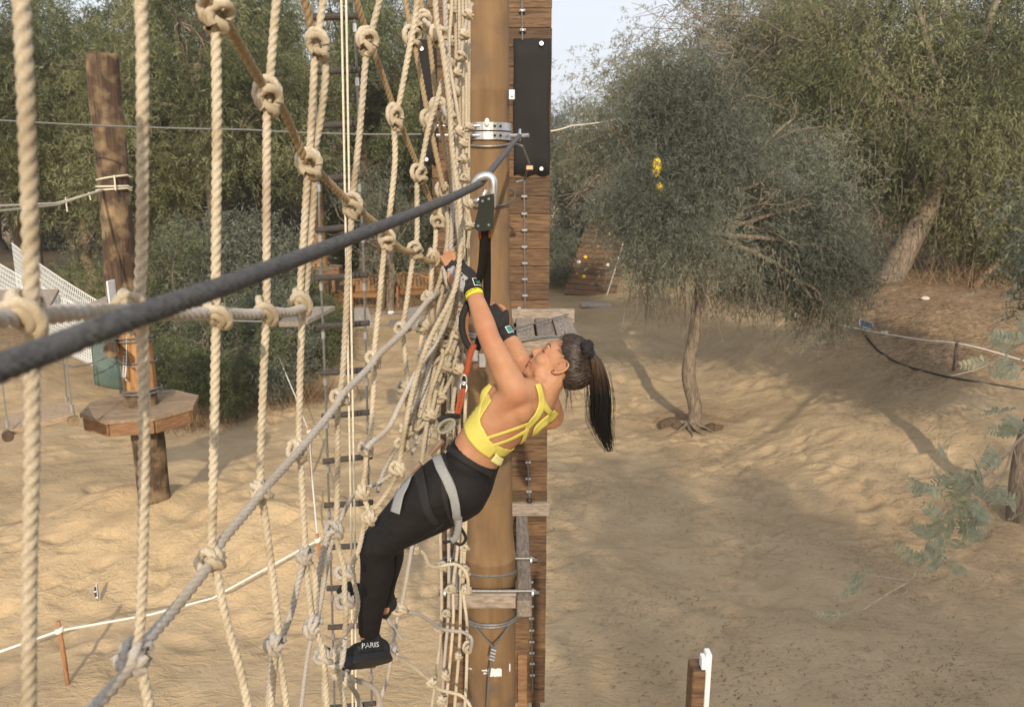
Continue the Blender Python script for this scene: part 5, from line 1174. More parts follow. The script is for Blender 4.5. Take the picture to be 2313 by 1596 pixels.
# arms
chain(body, [nsh, nsh.lerp(n_el, .35), nsh.lerp(n_el, .75), n_el], [.056, .055, .047, .0425]); chain(body, [n_el, n_el.lerp(n_wr, .3), n_el.lerp(n_wr, .7), n_wr], [.042, .044, .037, .031])
chain(body, [fsh, fsh.lerp(f_el, .5), f_el], [.060, .052, .045]); chain(body, [f_el, f_el.lerp(f_wr, .4), f_wr], [.043, .042, .030])
# legs
chain(body, [n_hip, n_hip.lerp(n_kn, .35), n_hip.lerp(n_kn, .75), n_kn], [.112, .106, .082, .068]); chain(body, [n_kn, n_kn.lerp(n_an, .28)+Vector((.012, 0, 0)), n_kn.lerp(n_an, .7), n_an], [.064, .064, .050, .038])
chain(body, [f_hip, f_hip.lerp(f_kn, .35), f_hip.lerp(f_kn, .75), f_kn], [.105, .098, .078, .066]); chain(body, [f_kn, f_kn.lerp(f_an, .28)+Vector((.012, 0, 0)), f_kn.lerp(f_an, .7), f_an], [.062, .060, .046, .037])
# feet (inside the shoes)
n_toe, f_toe = at(832, 1478, 2.78), at(840, 1372, 3.06)
chain(body, [n_an, n_an-Vector((0, 0, .05)), n_toe], [.036, .034, .02]); chain(body, [f_an, f_an-Vector((0, 0, .045)), f_toe], [.036, .034, .02])
# head
def hb(x, y, z, rx, ry, rz): body.ball(hp(x, y, z), (rx, ry, rz), 24, 16, RH)
hb(-.012, 0, .050, .098, .073, .088); hb(.030, 0, .030, .066, .063, .075); hb(.040, 0, -.028, .056, .055, .072)
hb(.030, 0, -.068, .052, .047, .034); hb(.058, 0, -.088, .030, .028, .022); hb(.076, 0, -.098, .014, .016, .013)
for s in (-1, 1): hb(.056, s*.033, -.022, .033, .027, .030); hb(.066, s*.030, .014, .018, .022, .014); hb(.02, s*.045, -.065, .035, .014, .025); hb(.080, s*.028, .033, .013, .022, .009)
body.tube([hp(.084, 0, .030), hp(.095, 0, .010), hp(.108, 0, -.012), hp(.110, 0, -.022)], [.008, .0085, .0100, .0105], n=12); body.ball(hp(.1105, 0, -.021), .0108, 12, 8)
for s in (-1, 1): hb(.096, s*.0105, -.028, .010, .0072, .0075)
hb(.088, 0, -.046, .010, .020, .010); hb(.0925, 0, -.0535, .0085, .020, .0055); hb(.0895, 0, -.0665, .0085, .018, .0062); hb(.078, 0, -.080, .012, .018, .010)
# near hand: palm, four fingers over the rope, thumb below
def hand(wr, pd, up_, palm_n, L=.17, curl=1.0, mb=body):
    """pd: wrist to knuckles, up_: towards the index side, palm_n: out of the palm"""
    pd = pd.normalized(); up_ = (up_-pd*up_.dot(pd)).normalized(); pn = palm_n-pd*palm_n.dot(pd)-up_*palm_n.dot(up_); pn.normalize(); S_ = L/.17; kn = wr+pd*.082*S_
    R_ = Matrix((pd, up_, pn)).transposed(); mb.ball(wr+pd*.045*S_, (.052*S_, .040*S_, .020), 16, 10, R_); mb.ball(wr+pd*.018, (.03, .028, .022), 12, 8, R_); mb.ball(wr+pd*.04-up_*.004+pn*.008+up_*.02, (.032, .018, .016), 12, 8, R_)
    chains = []
    for i, (off_, ln) in enumerate(((.030, .070), (.010, .078), (-.010, .073), (-.028, .058))):
        b = kn+up_*off_-pd*.006; P = [b-pd*.012, b]; d = pd.copy(); seg = (.45, .30, .25); ang = (.35*curl, .75*curl, .55*curl)
        for sg, a in zip(seg, ang):
            d = (d*math.cos(a)+pn*math.sin(a)).normalized(); P.append(P[-1]+d*ln*sg*S_)
        rad = .0092 if i < 3 else .0080; chain(mb, P, [rad, rad, rad*.96, rad*.9, rad*.8], 10); chains.append(P)
    t0 = wr+pd*.028+up_*.028; P = [t0, t0+pd*.024+up_*.020+pn*.012, t0+pd*.048+up_*.026+pn*.026, t0+pd*.066+up_*.018+pn*.036]; chain(mb, P, [.014, .0115, .0105, .0085], 10); chains.append(P)
    return chains
hd_n = hand(n_wr, at(1022, 590, 3.0)-n_wr, imgdir(-.62, -.70, -.2), imgdir(-.15, -.25, -1.0), L=.205, curl=.34)
hd_f = hand(f_wr, at(1098, 690, 3.12)-f_wr, Vector((.5, .1, .6)), Vector((-.8, .3, -.4)), curl=1.3)
bm_ = remesh(body, .0042, 5, .5)
nv = len(bm_.vertices); co = np.zeros(nv*3, np.float32); bm_.vertices.foreach_get('co', co); co = co.reshape(-1, 3).astype(float)
no = np.zeros(nv*3, np.float32); bm_.vertices.foreach_get('normal', no); no = no.reshape(-1, 3).astype(float)
faces = np.array([list(p.vertices) for p in bm_.polygons if len(p.vertices) == 4])
ed = np.zeros(len(bm_.edges)*2, np.int32); bm_.edges.foreach_get('vertices', ed); ed = ed.reshape(-1, 2)
def far_from(pts, a, b):
    q = np.full(nv, 9.0)
    for p in pts: q = np.minimum(q, np.linalg.norm(co-np.array(tuple(p)), axis=1))
    return sstep(a, b, q)
wgt = far_from([hp(.07, 0, 0), hp(.06, 0, -.06), hp(0, 0, .05)], .10, .15)*far_from([n_wr+(at(1022, 590, 3.0)-n_wr)*k for k in (.5, 1, 1.6)], .07, .10)*far_from([f_wr, at(1098, 690, 3.12)], .08, .12)
deg = np.bincount(ed.ravel(), minlength=nv)[:, None]
for it in range(34):
    acc = np.stack([np.bincount(ed[:, 0], co[ed[:, 1], k], nv)+np.bincount(ed[:, 1], co[ed[:, 0], k], nv) for k in range(3)], 1)
    co += (acc/deg-co)*(.6*wgt)[:, None]
bm_.vertices.foreach_set('co', co.astype(np.float32).ravel()); bm_.update()
no = np.zeros(nv*3, np.float32); bm_.vertices.foreach_get('normal', no); no = no.reshape(-1, 3).astype(float)
person = thing('person', n_an-Vector((0, 0, .08)), 'climber in yellow sports bra and black leggings hanging back from the net by both hands', 'person')
pw = np.array(wloc(person))
bm_.vertices.foreach_set('co', (co-pw).astype(np.float32).ravel()); bm_.polygons.foreach_set('use_smooth', np.ones(len(bm_.polygons), bool)); bm_.name = 'body'
obj('body', bm_, M['skin'], person)

bones = {'thn': (n_hip, n_kn), 'shn': (n_kn, n_an), 'thf': (f_hip, f_kn), 'shf': (f_kn, f_an), 'uan': (nsh, n_el), 'fan': (n_el, n_wr), 'uaf': (fsh, f_el), 'faf': (f_el, f_wr),
         'hdn': (n_wr, n_wr+(at(1010, 575, 2.99)-n_wr)), 'hdf': (f_wr, at(1090, 680, 3.12)), 'trl': (spine[0]-TAX*.05, spine[3]), 'trm': (spine[3], spine[5]), 'tru': (spine[5], spine[7]), 'head': (hp(-.01, 0, -.03), hp(.02, 0, .06)),
         'ftn': (n_an-Vector((0, 0, .05)), n_toe), 'ftf': (f_an-Vector((0, 0, .05)), f_toe)}
rad_ = {'thn': .085, 'thf': .085, 'shn': .05, 'shf': .05, 'trl': .12, 'trm': .12, 'tru': .11, 'head': .09}
names = list(bones); dist = []; par = []
for k in names:
    a, b = np.array(bones[k][0]), np.array(bones[k][1]); d = b-a; t = np.clip(((co-a)@d)/(d@d), 0, 1); dist.append(np.linalg.norm(co-(a+t[:, None]*d), axis=1)-rad_.get(k, .045)); par.append(((co-a)@d)/(d@d))
lab = np.argmin(np.array(dist), 0); par = np.array(par); nm = np.array(names)[lab]; tpar = par[lab, np.arange(nv)]
s_ax = (co-np.array(spine[1]))@np.array(TAX); LT = (spine[6]-spine[1]).length
def garment(name, mask, off_, m, parent=person, th=.0025):
    fm = mask[faces].all(1); f = faces[fm]; ids = np.unique(f); mp_ = -np.ones(nv, int); mp_[ids] = np.arange(len(ids))
    V = co[ids]+no[ids]*off_; o = obj(name, np_mesh(name, V-np.array(wloc(parent)), mp_[f], smooth=True), m, parent)
    sm = o.modifiers.new('thick', 'SOLIDIFY'); sm.thickness = th; sm.offset = -1
    return o
legs = np.isin(nm, ['thn', 'thf']) | (np.isin(nm, ['shn', 'shf']) & (tpar < .955)) | (np.isin(nm, ['trl']))
# waist line of the leggings, tilted as in the photo
wl0, wl1 = np.array(at(1004, 984, 2.84)), np.array(at(1113, 1060, 2.86)); wd = (wl1-wl0)/np.linalg.norm(wl1-wl0); wn_ = np.array(TAX)-wd*(np.array(TAX)@wd); wn_ /= np.linalg.norm(wn_)
below = ((co-wl0)@wn_) < 0
legs = (legs & (below | np.isin(nm, ['thn', 'thf', 'shn', 'shf']))) | (np.isin(nm, ['trm']) & below)
garment('leggings', legs & ~np.isin(nm, ['ftn', 'ftf']), .005, M['leggings'], th=.004)

# gloves: fingerless, bare fingertips
def tipdist(ch):
    q = np.full(nv, 9.0)
    for P in ch:
        tip = np.array(P[-1]); mid = np.array(P[-2]); q = np.minimum(q, np.linalg.norm(co-tip, axis=1)); q = np.minimum(q, np.linalg.norm(co-mid, axis=1)*1.0)
    return q
for side, ch, wr, el, key in (('n', hd_n, n_wr, n_el, 'hdn'), ('f', hd_f, f_wr, f_el, 'hdf')):
    dw = np.linalg.norm(co-np.array(wr), axis=1); ax_ = np.array((el-wr).normalized()); along = (co-np.array(wr))@ax_
    reach = 0.012 if side == 'n' else .05
    hm = ((dw < .26) & (along < reach) & (np.isin(nm, ['hdn', 'fan'] if side == 'n' else ['hdf', 'faf']))) & (tipdist(ch) > .017)
    gl = garment('glove', hm, .0028, M['glove'], th=.002)
    if side == 'n':
        gl['label'] = 'fingerless glove with grey palm'
        gl.data.materials.append(M['glove_grey']); gl.data.materials.append(M['print'])
        pcs = np.array([p.center[:] for p in gl.data.polygons])+pw; pn_ = np.array([p.normal[:] for p in gl.data.polygons])
        pdv = np.array((at(1022, 590, 3.0)-n_wr).normalized()); u_ = (pcs-np.array(n_wr))@pdv
        vis = pn_@np.array(imgdir(-.25, -.35, -1.0)) > .3
        mi = np.where((u_ > .012) & (u_ < .120) & vis & (((pcs-np.array(n_wr))@np.array(imgdir(-.62, -.70, 0))) > -.022), 1, 0); gl.data.polygons.foreach_set('material_index', mi.astype(np.int32))
bvh = BVHTree.FromPolygons([tuple(p) for p in co], [tuple(f) for f in faces])
def hit(px, py, off_=.004, tries=3):
    d = ray(px, py).normalized(); o = Vector((0, 0, CAM_H))
    r = bvh.ray_cast(o, d)
    if r[0] is None: return None
    return r[0]+r[1]*off_
def ribbon(name, pts, w, m, parent, off_=.005, th=.0022, nw=4, step=2.0, build=True):
    """strip of cloth following the body surface along a drawn path"""
    A, _ = spline([(p[0], p[1], 0) for p in pts], step); ww = np.interp(np.linspace(0, 1, len(A)), np.linspace(0, 1, len(w)) if hasattr(w, '__len__') else [0, 1], w if hasattr(w, '__len__') else [w, w])
    T = np.gradient(A, axis=0); T /= np.linalg.norm(T, axis=1)[:, None]+1e-9; rows = []; last = None
    for a, t, q in zip(A, T, ww):
        row = []
        for j in range(nw+1):
            s = (j/nw-.5)*q; h = hit(a[0]-t[1]*s, a[1]+t[0]*s, off_); row.append(h)
        ok = [r for r in row if r is not None]
        if not ok: continue
        row = [r if r is not None else min(ok, key=lambda z: abs(row.index(z)-i_)) for i_, r in enumerate(row)]
        rows.append(row)
    V = [p for r in rows for p in r]; F = []
    for i in range(len(rows)-1):
        for j in range(nw):
            a = i*(nw+1)+j; F.append((a, a+1, a+nw+2, a+nw+1))
    mb = MB(); mb.add(V, F)
    if not build: return mb
    o = mb.build(name, m, parent, smooth=True); sm = o.modifiers.new('thick', 'SOLIDIFY'); sm.thickness = th; sm.offset = 1; return o
# bra: band and cups wrap the chest, straps cross the back
ang_f = ((co-np.array(spine[4]))@np.array(FAX)); ang_w = ((co-np.array(spine[4]))@np.array(WAX))
b0, b1 = np.array(at(1044, 968, 2.84)), np.array(at(1136, 1044, 2.83)); bd = (b1-b0)/np.linalg.norm(b1-b0); bn = np.array(TAX)-bd*(np.array(TAX)@bd); bn /= np.linalg.norm(bn)
hgt = (co-b0)@bn
tors = np.isin(nm, ['trl', 'trm', 'tru', 'uan', 'uaf'])
frontness = no@np.array(FAX)
band_h = np.where(frontness > .25, .17, np.where(frontness > -.15, .045+(frontness+.15)*.31, .045+0*frontness))
bra_mask = tors & (hgt > 0) & (hgt < np.clip(band_h, .042, .17)) & ((hgt < .06) | (np.isin(nm, ['trl', 'trm', 'tru'])))
bra = garment('sports_bra', bra_mask, .006, M['bra'], th=.004)
STR = [([(1213, 868), (1220, 893), (1221, 915), (1212, 936), (1200, 950), (1190, 962)], [13, 13, 16, 16, 15, 12]), ([(1255, 928), (1243, 940), (1226, 953), (1211, 967), (1203, 985)], [14, 20, 18, 15, 9]),
       ([(1222, 900), (1230, 918), (1242, 932)], [10, 14, 12]), ([(1199, 952), (1150, 970), (1100, 987)], [8, 6, 6]), ([(1192, 968), (1150, 990), (1110, 1004)], [8, 6, 6]),
       ([(1190, 962), (1182, 988), (1171, 1010), (1160, 1031)], [9, 8, 7, 7]), ([(1207, 968), (1202, 988), (1190, 1010), (1172, 1029)], [8, 7, 7, 7])]
for p, w in STR: ribbon('strap', p, w, M['bra'], bra, .006)
ribbon('side_panel', [(1110, 873), (1092, 895), (1078, 920), (1070, 945), (1072, 970), (1090, 1000), (1112, 1022)], [8, 16, 26, 36, 42, 36, 26], M['bra'], bra, .0075, nw=8)
ribbon('hook_panel', [(1112, 1029), (1124, 1038), (1138, 1042)], [22, 22, 18], mat('pale_hooks', (.80, .78, .34), rough=.7), bra, .009)

# hair: swept back from the face into the tail, strand by strand
TB = hp(-.100, .035, .112)                                 # where the tail is tied
hr = np.random.RandomState(12); Vs, Fs = [], []; cnt = 0
def strand(P, r0, r1, n=5):
    global cnt
    mb = MB(); P = [Vector(p) for p in P]; mb.tube(P, list(np.linspace(r0, r1, len(P))), n=n, cap=False); Vs.append(np.array([tuple(v) for v in mb.v])); Fs.append(np.array(mb.f)+cnt); cnt += len(mb.v)
hcen = hp(-.012, 0, .050)
def skull(d, off_=0.0):
    """point on the skull shell in head direction d (forward, left, up)"""
    d = Vector(d).normalized(); q = 1/math.sqrt((d.x/.104)**2+(d.y/.079)**2+(d.z/.094)**2); v = d*(q+off_); return hcen+HF*v.x+HL*v.y+HU*v.z
tl = RH.transposed()@(TB-hcen); tdir = Vector(tl).normalized()
def hairline(u):                                          # from the forehead middle round the ear to the nape (near side)
    pts = [(.80, .0, .62), (.76, .36, .52), (.66, .62, .34), (.50, .80, .12), (.28, .92, .05), (.06, .97, -.06), (-.22, .93, -.34), (-.45, .72, -.62), (-.60, .35, -.76), (-.64, 0, -.80)]
    x = u*(len(pts)-1); i = min(int(x), len(pts)-2); t = x-i; return Vector(pts[i]).lerp(Vector(pts[i+1]), t).normalized()
for side in (1, -1):
    for i in range(430):
        u = hr.rand(); d0 = hairline(u); d0 = Vector((d0.x, d0.y*side, d0.z)); d0 = (d0+Vector(hr.normal(size=3)*.02)).normalized(); st_ = hr.rand()*.55 if i > 150 else hr.rand()*.05
        P = []
        for t in np.linspace(st_, 1, 9):
            d = (d0*(1-t)+tdir*t).normalized() if (d0+tdir).length > .3 else d0.slerp(tdir, t)
            P.append(skull(d, .002+.009*math.sin(math.pi*min(1, t*1.05+.02))+hr.normal()*.0014))
        P[-1] = TB+Vector(hr.normal(size=3)*.006); strand(P, .0042, .0036, 5)
for i in range(70):                                       # loose wisps at the nape and temple
    if i < 40:
        d0 = Vector((-.5+hr.normal()*.08, .45+hr.normal()*.3, -.75)).normalized(); p = skull(d0, .0); g_ = Vector((.02+hr.normal()*.03, hr.normal()*.02, -.05-hr.rand()*.10))
        P = [p, p+g_*.4+Vector((.012, 0, 0)), p+g_]; strand(P, .0007, .0003, 3)
    else:
        d0 = hairline(hr.uniform(.05, .5)); p = skull(d0, .001); q = p+HF*(.012+hr.rand()*.01)+HU*hr.normal()*.01-HU*.006; strand([q, p.lerp(q, .5)+HL*.004, p-HF*.02], .0005, .0011, 3)
hair = obj('hair', np_mesh('hair', np.concatenate(Vs)-pw, np.concatenate([f for f in Fs]), smooth=True), M['hair'], person)
cap = MB()                                               # scalp under the strands
n1, n2 = 30, 18; V = []; F = []
for i in range(n1+1):
    for j in range(n2+1):
        side = i/n1*2-1; d0 = hairline(abs(side)); pass
# scalp from body verts behind the hairline
loc = (co-np.array(hcen))@np.array(RH); ln_ = loc/np.array([.104, .079, .094]); r_ = np.linalg.norm(ln_, axis=1); dirs = loc/np.linalg.norm(loc, axis=1)[:, None]
hl = np.array([tuple(hairline(u)) for u in np.linspace(0, 1, 60)]); hl = np.vstack([hl, hl*np.array([1, -1, 1])])
nl = np.argmax(dirs@hl.T, 1); td = np.array(tuple(tdir)); scalp = (r_ > .8) & (r_ < 1.25) & (nm == 'head') & ((dirs@td) > (hl@td)[nl]+.02)
garment('scalp_hair', scalp, .005, M['hair'], hair)
# ponytail
def tail_mat():
    m = bpy.data.materials.new('tail_hair'); m.use_nodes = True; nt = m.node_tree; b = nt.nodes['Principled BSDF']; b.inputs['Roughness'].default_value = .4
    tc = nd(nt, 'ShaderNodeTexCoord'); sx = nd(nt, 'ShaderNodeSeparateXYZ'); nt.links.new(tc.outputs['Object'], sx.inputs[0])
    mr = nd(nt, 'ShaderNodeMapRange'); mr.inputs[1].default_value = TB.z-pw[2]-.0; mr.inputs[2].default_value = TB.z-pw[2]-.11; nt.links.new(sx.outputs['Z'], mr.inputs[0])
    r = nd(nt, 'ShaderNodeValToRGB'); e = r.color_ramp.elements; e[0].color = (.045, .022, .009, 1); e[1].color = (.006, .005, .005, 1); nt.links.new(mr.outputs[0], r.inputs[0]); nt.links.new(r.outputs[0], b.inputs['Base Color']); return m
Vs, Fs, cnt = [], [], 0
TYp = TB.y
keys = [(1330, 792), (1345, 812), (1352, 850), (1356, 900), (1357, 950), (1367, 990), (1376, 1020)]; wid = [9, 14, 20, 23, 22, 16, 9]
for i in range(420):
    u, v = hr.uniform(-1, 1), hr.uniform(-1, 1); rr_ = math.sqrt(u*u+v*v)
    if rr_ > 1: u, v = u/rr_*hr.rand(), v/rr_*hr.rand()
    end = hr.uniform(.70, 1.03) if hr.rand() < .6 else hr.uniform(.45, .8); P = []; wv_ = hr.normal(); ph_ = hr.uniform(0, 6)
    for k, t in enumerate(np.linspace(0, end, 12)):
        x = np.interp(t, np.linspace(0, 1, 7), [q[0] for q in keys]); y = np.interp(t, np.linspace(0, 1, 7), [q[1] for q in keys]); w = np.interp(t, np.linspace(0, 1, 7), wid)
        P.append(at(x+u*w+wv_*3.6*t*math.sin(t*6+ph_), y+abs(u)*4*(1-t), TYp+v*w*.0014+.0015*math.sin(t*9+ph_)))
    strand(P, .0030, .0007 if hr.rand() < .7 else .0004, 4)
for i in range(40):
    P = []; u = hr.uniform(.9, 1.5)*hr.choice([-1, 1]); ph_ = hr.uniform(0, 6); t0 = hr.uniform(.1, .6)
    for t in np.linspace(t0, min(1.05, t0+hr.uniform(.3, .6)), 9):
        x = np.interp(t, np.linspace(0, 1, 7), [q[0] for q in keys]); y = np.interp(t, np.linspace(0, 1, 7), [q[1] for q in keys]); w = np.interp(t, np.linspace(0, 1, 7), wid); P.append(at(x+u*w+3*math.sin(t*8+ph_), y, TYp))
    strand(P, .0007, .0004, 3)
obj('ponytail', np_mesh('ponytail', np.concatenate(Vs)-pw, np.concatenate(Fs), smooth=True), tail_mat(), person)
scr = MB(); sc0 = at(1325, 790, TYp-.005); ax1 = imgdir(.75, .2, 0); ax2 = imgdir(.1, -.9, .35); ax3 = ax1.cross(ax2).normalized()
V = []; F = []; nu, nv_ = 44, 12
for i in range(nu):
    t = 2*math.pi*i/nu; rc = ax2*math.cos(t)+ax3*math.sin(t)
    for j in range(nv_):
        a = 2*math.pi*j/nv_; rr_ = .0200*(1+.22*math.sin(9*t+2*math.sin(2*a))+.1*math.sin(17*t+a)); V.append(sc0+rc*(.0190+rr_*math.cos(a)*.9)+ax1*rr_*math.sin(a)*1.15)
for i in range(nu):
    for j in range(nv_): F.append((i*nv_+j, i*nv_+(j+1) % nv_, ((i+1) % nu)*nv_+(j+1) % nv_, ((i+1) % nu)*nv_+j))
scr.add(V, F); scr.build('scrunchie', mat('black_scrunchie', (.006, .005, .0055), (.012, .010, .010), rough=.8, scale=80, bump=.4, bdist=.003), person, smooth=True)
# face details
def onface(x, y, z, off_=.001):                            # nearest point on the face, lifted a little
    p, n, i, d = bvh.find_nearest(hp(x, y, z)); return p+n*off_
for s in (1, -1):
    MB().tube([onface(.088, s*.016, .034, .001), onface(.083, s*.026, .040, .0015), onface(.074, s*.038, .039, .0015), onface(.066, s*.045, .034, .001)], [.0015, .0026, .0024, .0008], n=6).build('eyebrow', M['hair'], person)
    MB().tube([onface(.084, s*.018, .012, .0005), onface(.082, s*.025, .0095, .0012), onface(.077, s*.033, .0085, .0012), onface(.070, s*.040, .009, .0012)], [.0007, .0016, .0017, .001], n=6).build('eyelash', M['print'], person)
    MB().tube([onface(.083, s*.020, .018, -.0006), onface(.079, s*.029, .0195, -.0004), onface(.073, s*.037, .017, -.0006)], [.0008, .001, .0008], n=5).build('eyelid_crease', mat('lid_shade', (.40, .17, .10), rough=.6), person)
mo = MB(); mo.tube([onface(.080, .024, -.056, .0004), onface(.088, .016, -.0595, .0002), onface(.094, 0, -.060, .0), onface(.088, -.016, -.0595, .0002), onface(.080, -.024, -.056, .0004)], [.0012, .0028, .0035, .0028, .0012], n=6); mo.build('mouth', mat('mouth_dark', (.10, .025, .022), rough=.6), person)
MB().tube([onface(.088, .017, -.0588, .0012), onface(.0945, 0, -.0585, .0012), onface(.088, -.017, -.0588, .0012)], [.001, .0018, .001], n=6).build('teeth', M['teeth'], person)
for (a, b, c) in (((.081, .022, -.0555), (.0895, .014, -.0545), (.0985, 0, -.0540)), ((.081, .022, -.0580), (.088, .014, -.0655), (.0965, 0, -.0675))):
    q = lambda p, s: onface(p[0], p[1]*s, p[2], -.0002)
    MB().tube([q(a, 1), q(b, 1), q(c, 1), q(b, -1), q(a, -1)], [.0008, .0024, .0030, .0024, .0008], n=8).build('lip', M['lip'], person, smooth=True)
MB().tube([onface(.099, .0105, -.034, -.001), onface(.103, .007, -.0345, -.001)], .0016, n=6).build('nostril', mat('nostril', (.10, .035, .025), rough=.7), person)
# ears
for s in (1, -1):
    E0 = onface(-.004, s*.08, .004, .002); out = HL*s
    def ep_(u, v, w): return E0+HF*u+HU*v+out*w
    rim = [(.010, -.028, .001), (.002, -.033, .006), (-.010, -.026, .010), (-.020, -.010, .015), (-.025, .010, .018), (-.021, .026, .018), (-.010, .032, .015), (.003, .028, .010), (.010, .016, .006), (.010, .004, .003)]
    A, _ = spline([tuple(ep_(*p)) for p in rim], .004); e = MB(); e.tube(A, list(np.interp(np.linspace(0, 1, len(A)), [0, .15, .5, .9, 1], [.004, .0062, .0044, .004, .003])), n=8)
    inn = [(.006, -.014, .002), (-.006, -.012, .007), (-.013, .002, .010), (-.012, .014, .011), (-.003, .018, .008)]
    A2_, _ = spline([tuple(ep_(*p)) for p in inn], .004); e.tube(A2_, .0032, n=6)
    V = [ep_(0, 0, .001)]+[Vector(p)-out*.002 for p in A]; e.add(V, [(0, i, i+1) for i in range(1, len(V)-1)])
    ear = e.build('ear', M['skin'], person, smooth=True)
    MB().ball(ep_(.005, -.0285, .0075), .0042, 10, 8).build('earring', M['print'], ear, smooth=True)
# wristband
def ring_on(c, ax, r, w, m, name, parent, th=.0015, n=40, sq=1.0):
    ax = ax.normalized(); u = ax.cross(Vector((0, 0, 1))).normalized(); v = ax.cross(u); V = []; F = []
    for k in range(n):
        a = 2*math.pi*k/n
        for h in (-w/2, w/2): V.append(c+(u*math.cos(a)*sq+v*math.sin(a))*r+ax*h)
    for k in range(n): F.append((2*k, 2*k+1, (2*k+3) % (2*n), (2*k+2) % (2*n)))
    mb = MB(); mb.add(V, F); o = mb.build(name, m, parent, smooth=True); s = o.modifiers.new('thick', 'SOLIDIFY'); s.thickness = th; s.offset = 1; return o, u, v
fa = (n_el-n_wr).normalized(); wc = n_wr+fa*.022; wb, wu, wv2 = ring_on(wc, fa, .0345, .020, M['band'], 'wristband', person)
def text_mesh(txt, size):
    cu = bpy.data.curves.new('t', 'FONT'); cu.body = txt; cu.size = size; cu.align_x = 'CENTER'; cu.resolution_u = 2
    o = bpy.data.objects.new('t', cu); C.objects.link(o); dg = bpy.context.evaluated_depsgraph_get(); me = bpy.data.meshes.new_from_object(o.evaluated_get(dg)); bpy.data.objects.remove(o); return me
def wrap_text(txt, size, c, ax, r, mid, name, m, parent, flip, shear=0):
    """lettering bent round a limb; mid is the direction its middle faces"""
    me = text_mesh(txt, size); ax = ax.normalized(); e1 = (mid-ax*mid.dot(ax)).normalized(); e2 = ax.cross(e1)*flip
    for v in me.vertices:
        a = v.co.x/r; y = v.co.y-size*.35; p = c+(e1*math.cos(a)+e2*math.sin(a))*r+ax*(y*flip*-1 if False else y); v.co = p-wloc(parent)
    me.name = name; return obj(name, me, m, parent)
camdir = (Vector((0, 0, CAM_H))-wc).normalized()
wrap_text('AVENT', .0165, wc, -fa, .0368, camdir+Vector((-.25, 0, 0)), 'lettering', M['print'], wb, 1)
cuff, _, _ = ring_on(n_wr-fa*.012, fa, .0375, .040, M['glove'], 'glove_cuff', person)
cf = n_wr-fa*.012
wrap = ring_on
V = []; F = []; e1 = (camdir+Vector((.75, 0, .1)))-fa*(camdir+Vector((.75, 0, .1))).dot(fa); e1.normalize(); e2 = fa.cross(e1)
def patch(name, c, ax, e1, e2, r, a0, a1, h0, h1, m, parent):
    V = []; F = []; n = 8
    for i in range(n+1):
        a = a0+(a1-a0)*i/n
        for h in (h0, h1): V.append(c+(e1*math.cos(a)+e2*math.sin(a))*r+ax*h)
    for i in range(n): F.append((2*i, 2*i+1, 2*i+3, 2*i+2))
    mb = MB(); mb.add(V, F); return mb.build(name, m, parent)
patch('patch_border', cf, fa, e1, e2, .0395, -.42, .42, -.017, .017, M['print_white'], cuff); patch('patch', cf, fa, e1, e2, .0401, -.36, .36, -.0145, .0145, M['print'], cuff); patch('patch_mark', cf, fa, e1, e2, .0407, -.30, .12, -.004, .009, M['teal'], cuff)
ff_ = (f_el-f_wr).normalized(); e1f = imgdir(.6, .3, -.8); e1f = (e1f-ff_*e1f.dot(ff_)).normalized(); cuff2, _, _ = ring_on(f_wr+ff_*.012, ff_, .0355, .05, M['glove'], 'glove_cuff', person)
patch('patch_border', f_wr+ff_*.015, ff_, e1f, ff_.cross(e1f), .0378, -.40, .40, -.016, .016, M['print_white'], cuff2); patch('patch', f_wr+ff_*.015, ff_, e1f, ff_.cross(e1f), .0384, -.33, .33, -.0135, .0135, M['teal'], cuff2)
# paw prints on the grey palm
for (px, py, rx) in ((1043, 622, .0042), (1038, 615, .0030), (1042, 611, .0030), (1047, 611, .0030), (1050, 615, .0028), (1033, 607, .0030), (1025, 598, .0035), (1029, 596, .0030), (1020, 595, .0030), (1046, 632, .0030)):
    h = hit(px, py, .0040)
    if h is not None:
        d = ray(px, py).normalized(); r_h = bvh.ray_cast(Vector((0, 0, CAM_H)), d); q = r_h[1].to_track_quat('Z', 'Y').to_matrix(); MB().ball(h, (rx, rx*1.35, .0008), 10, 6, q).build('paw_print', M['print'], person)
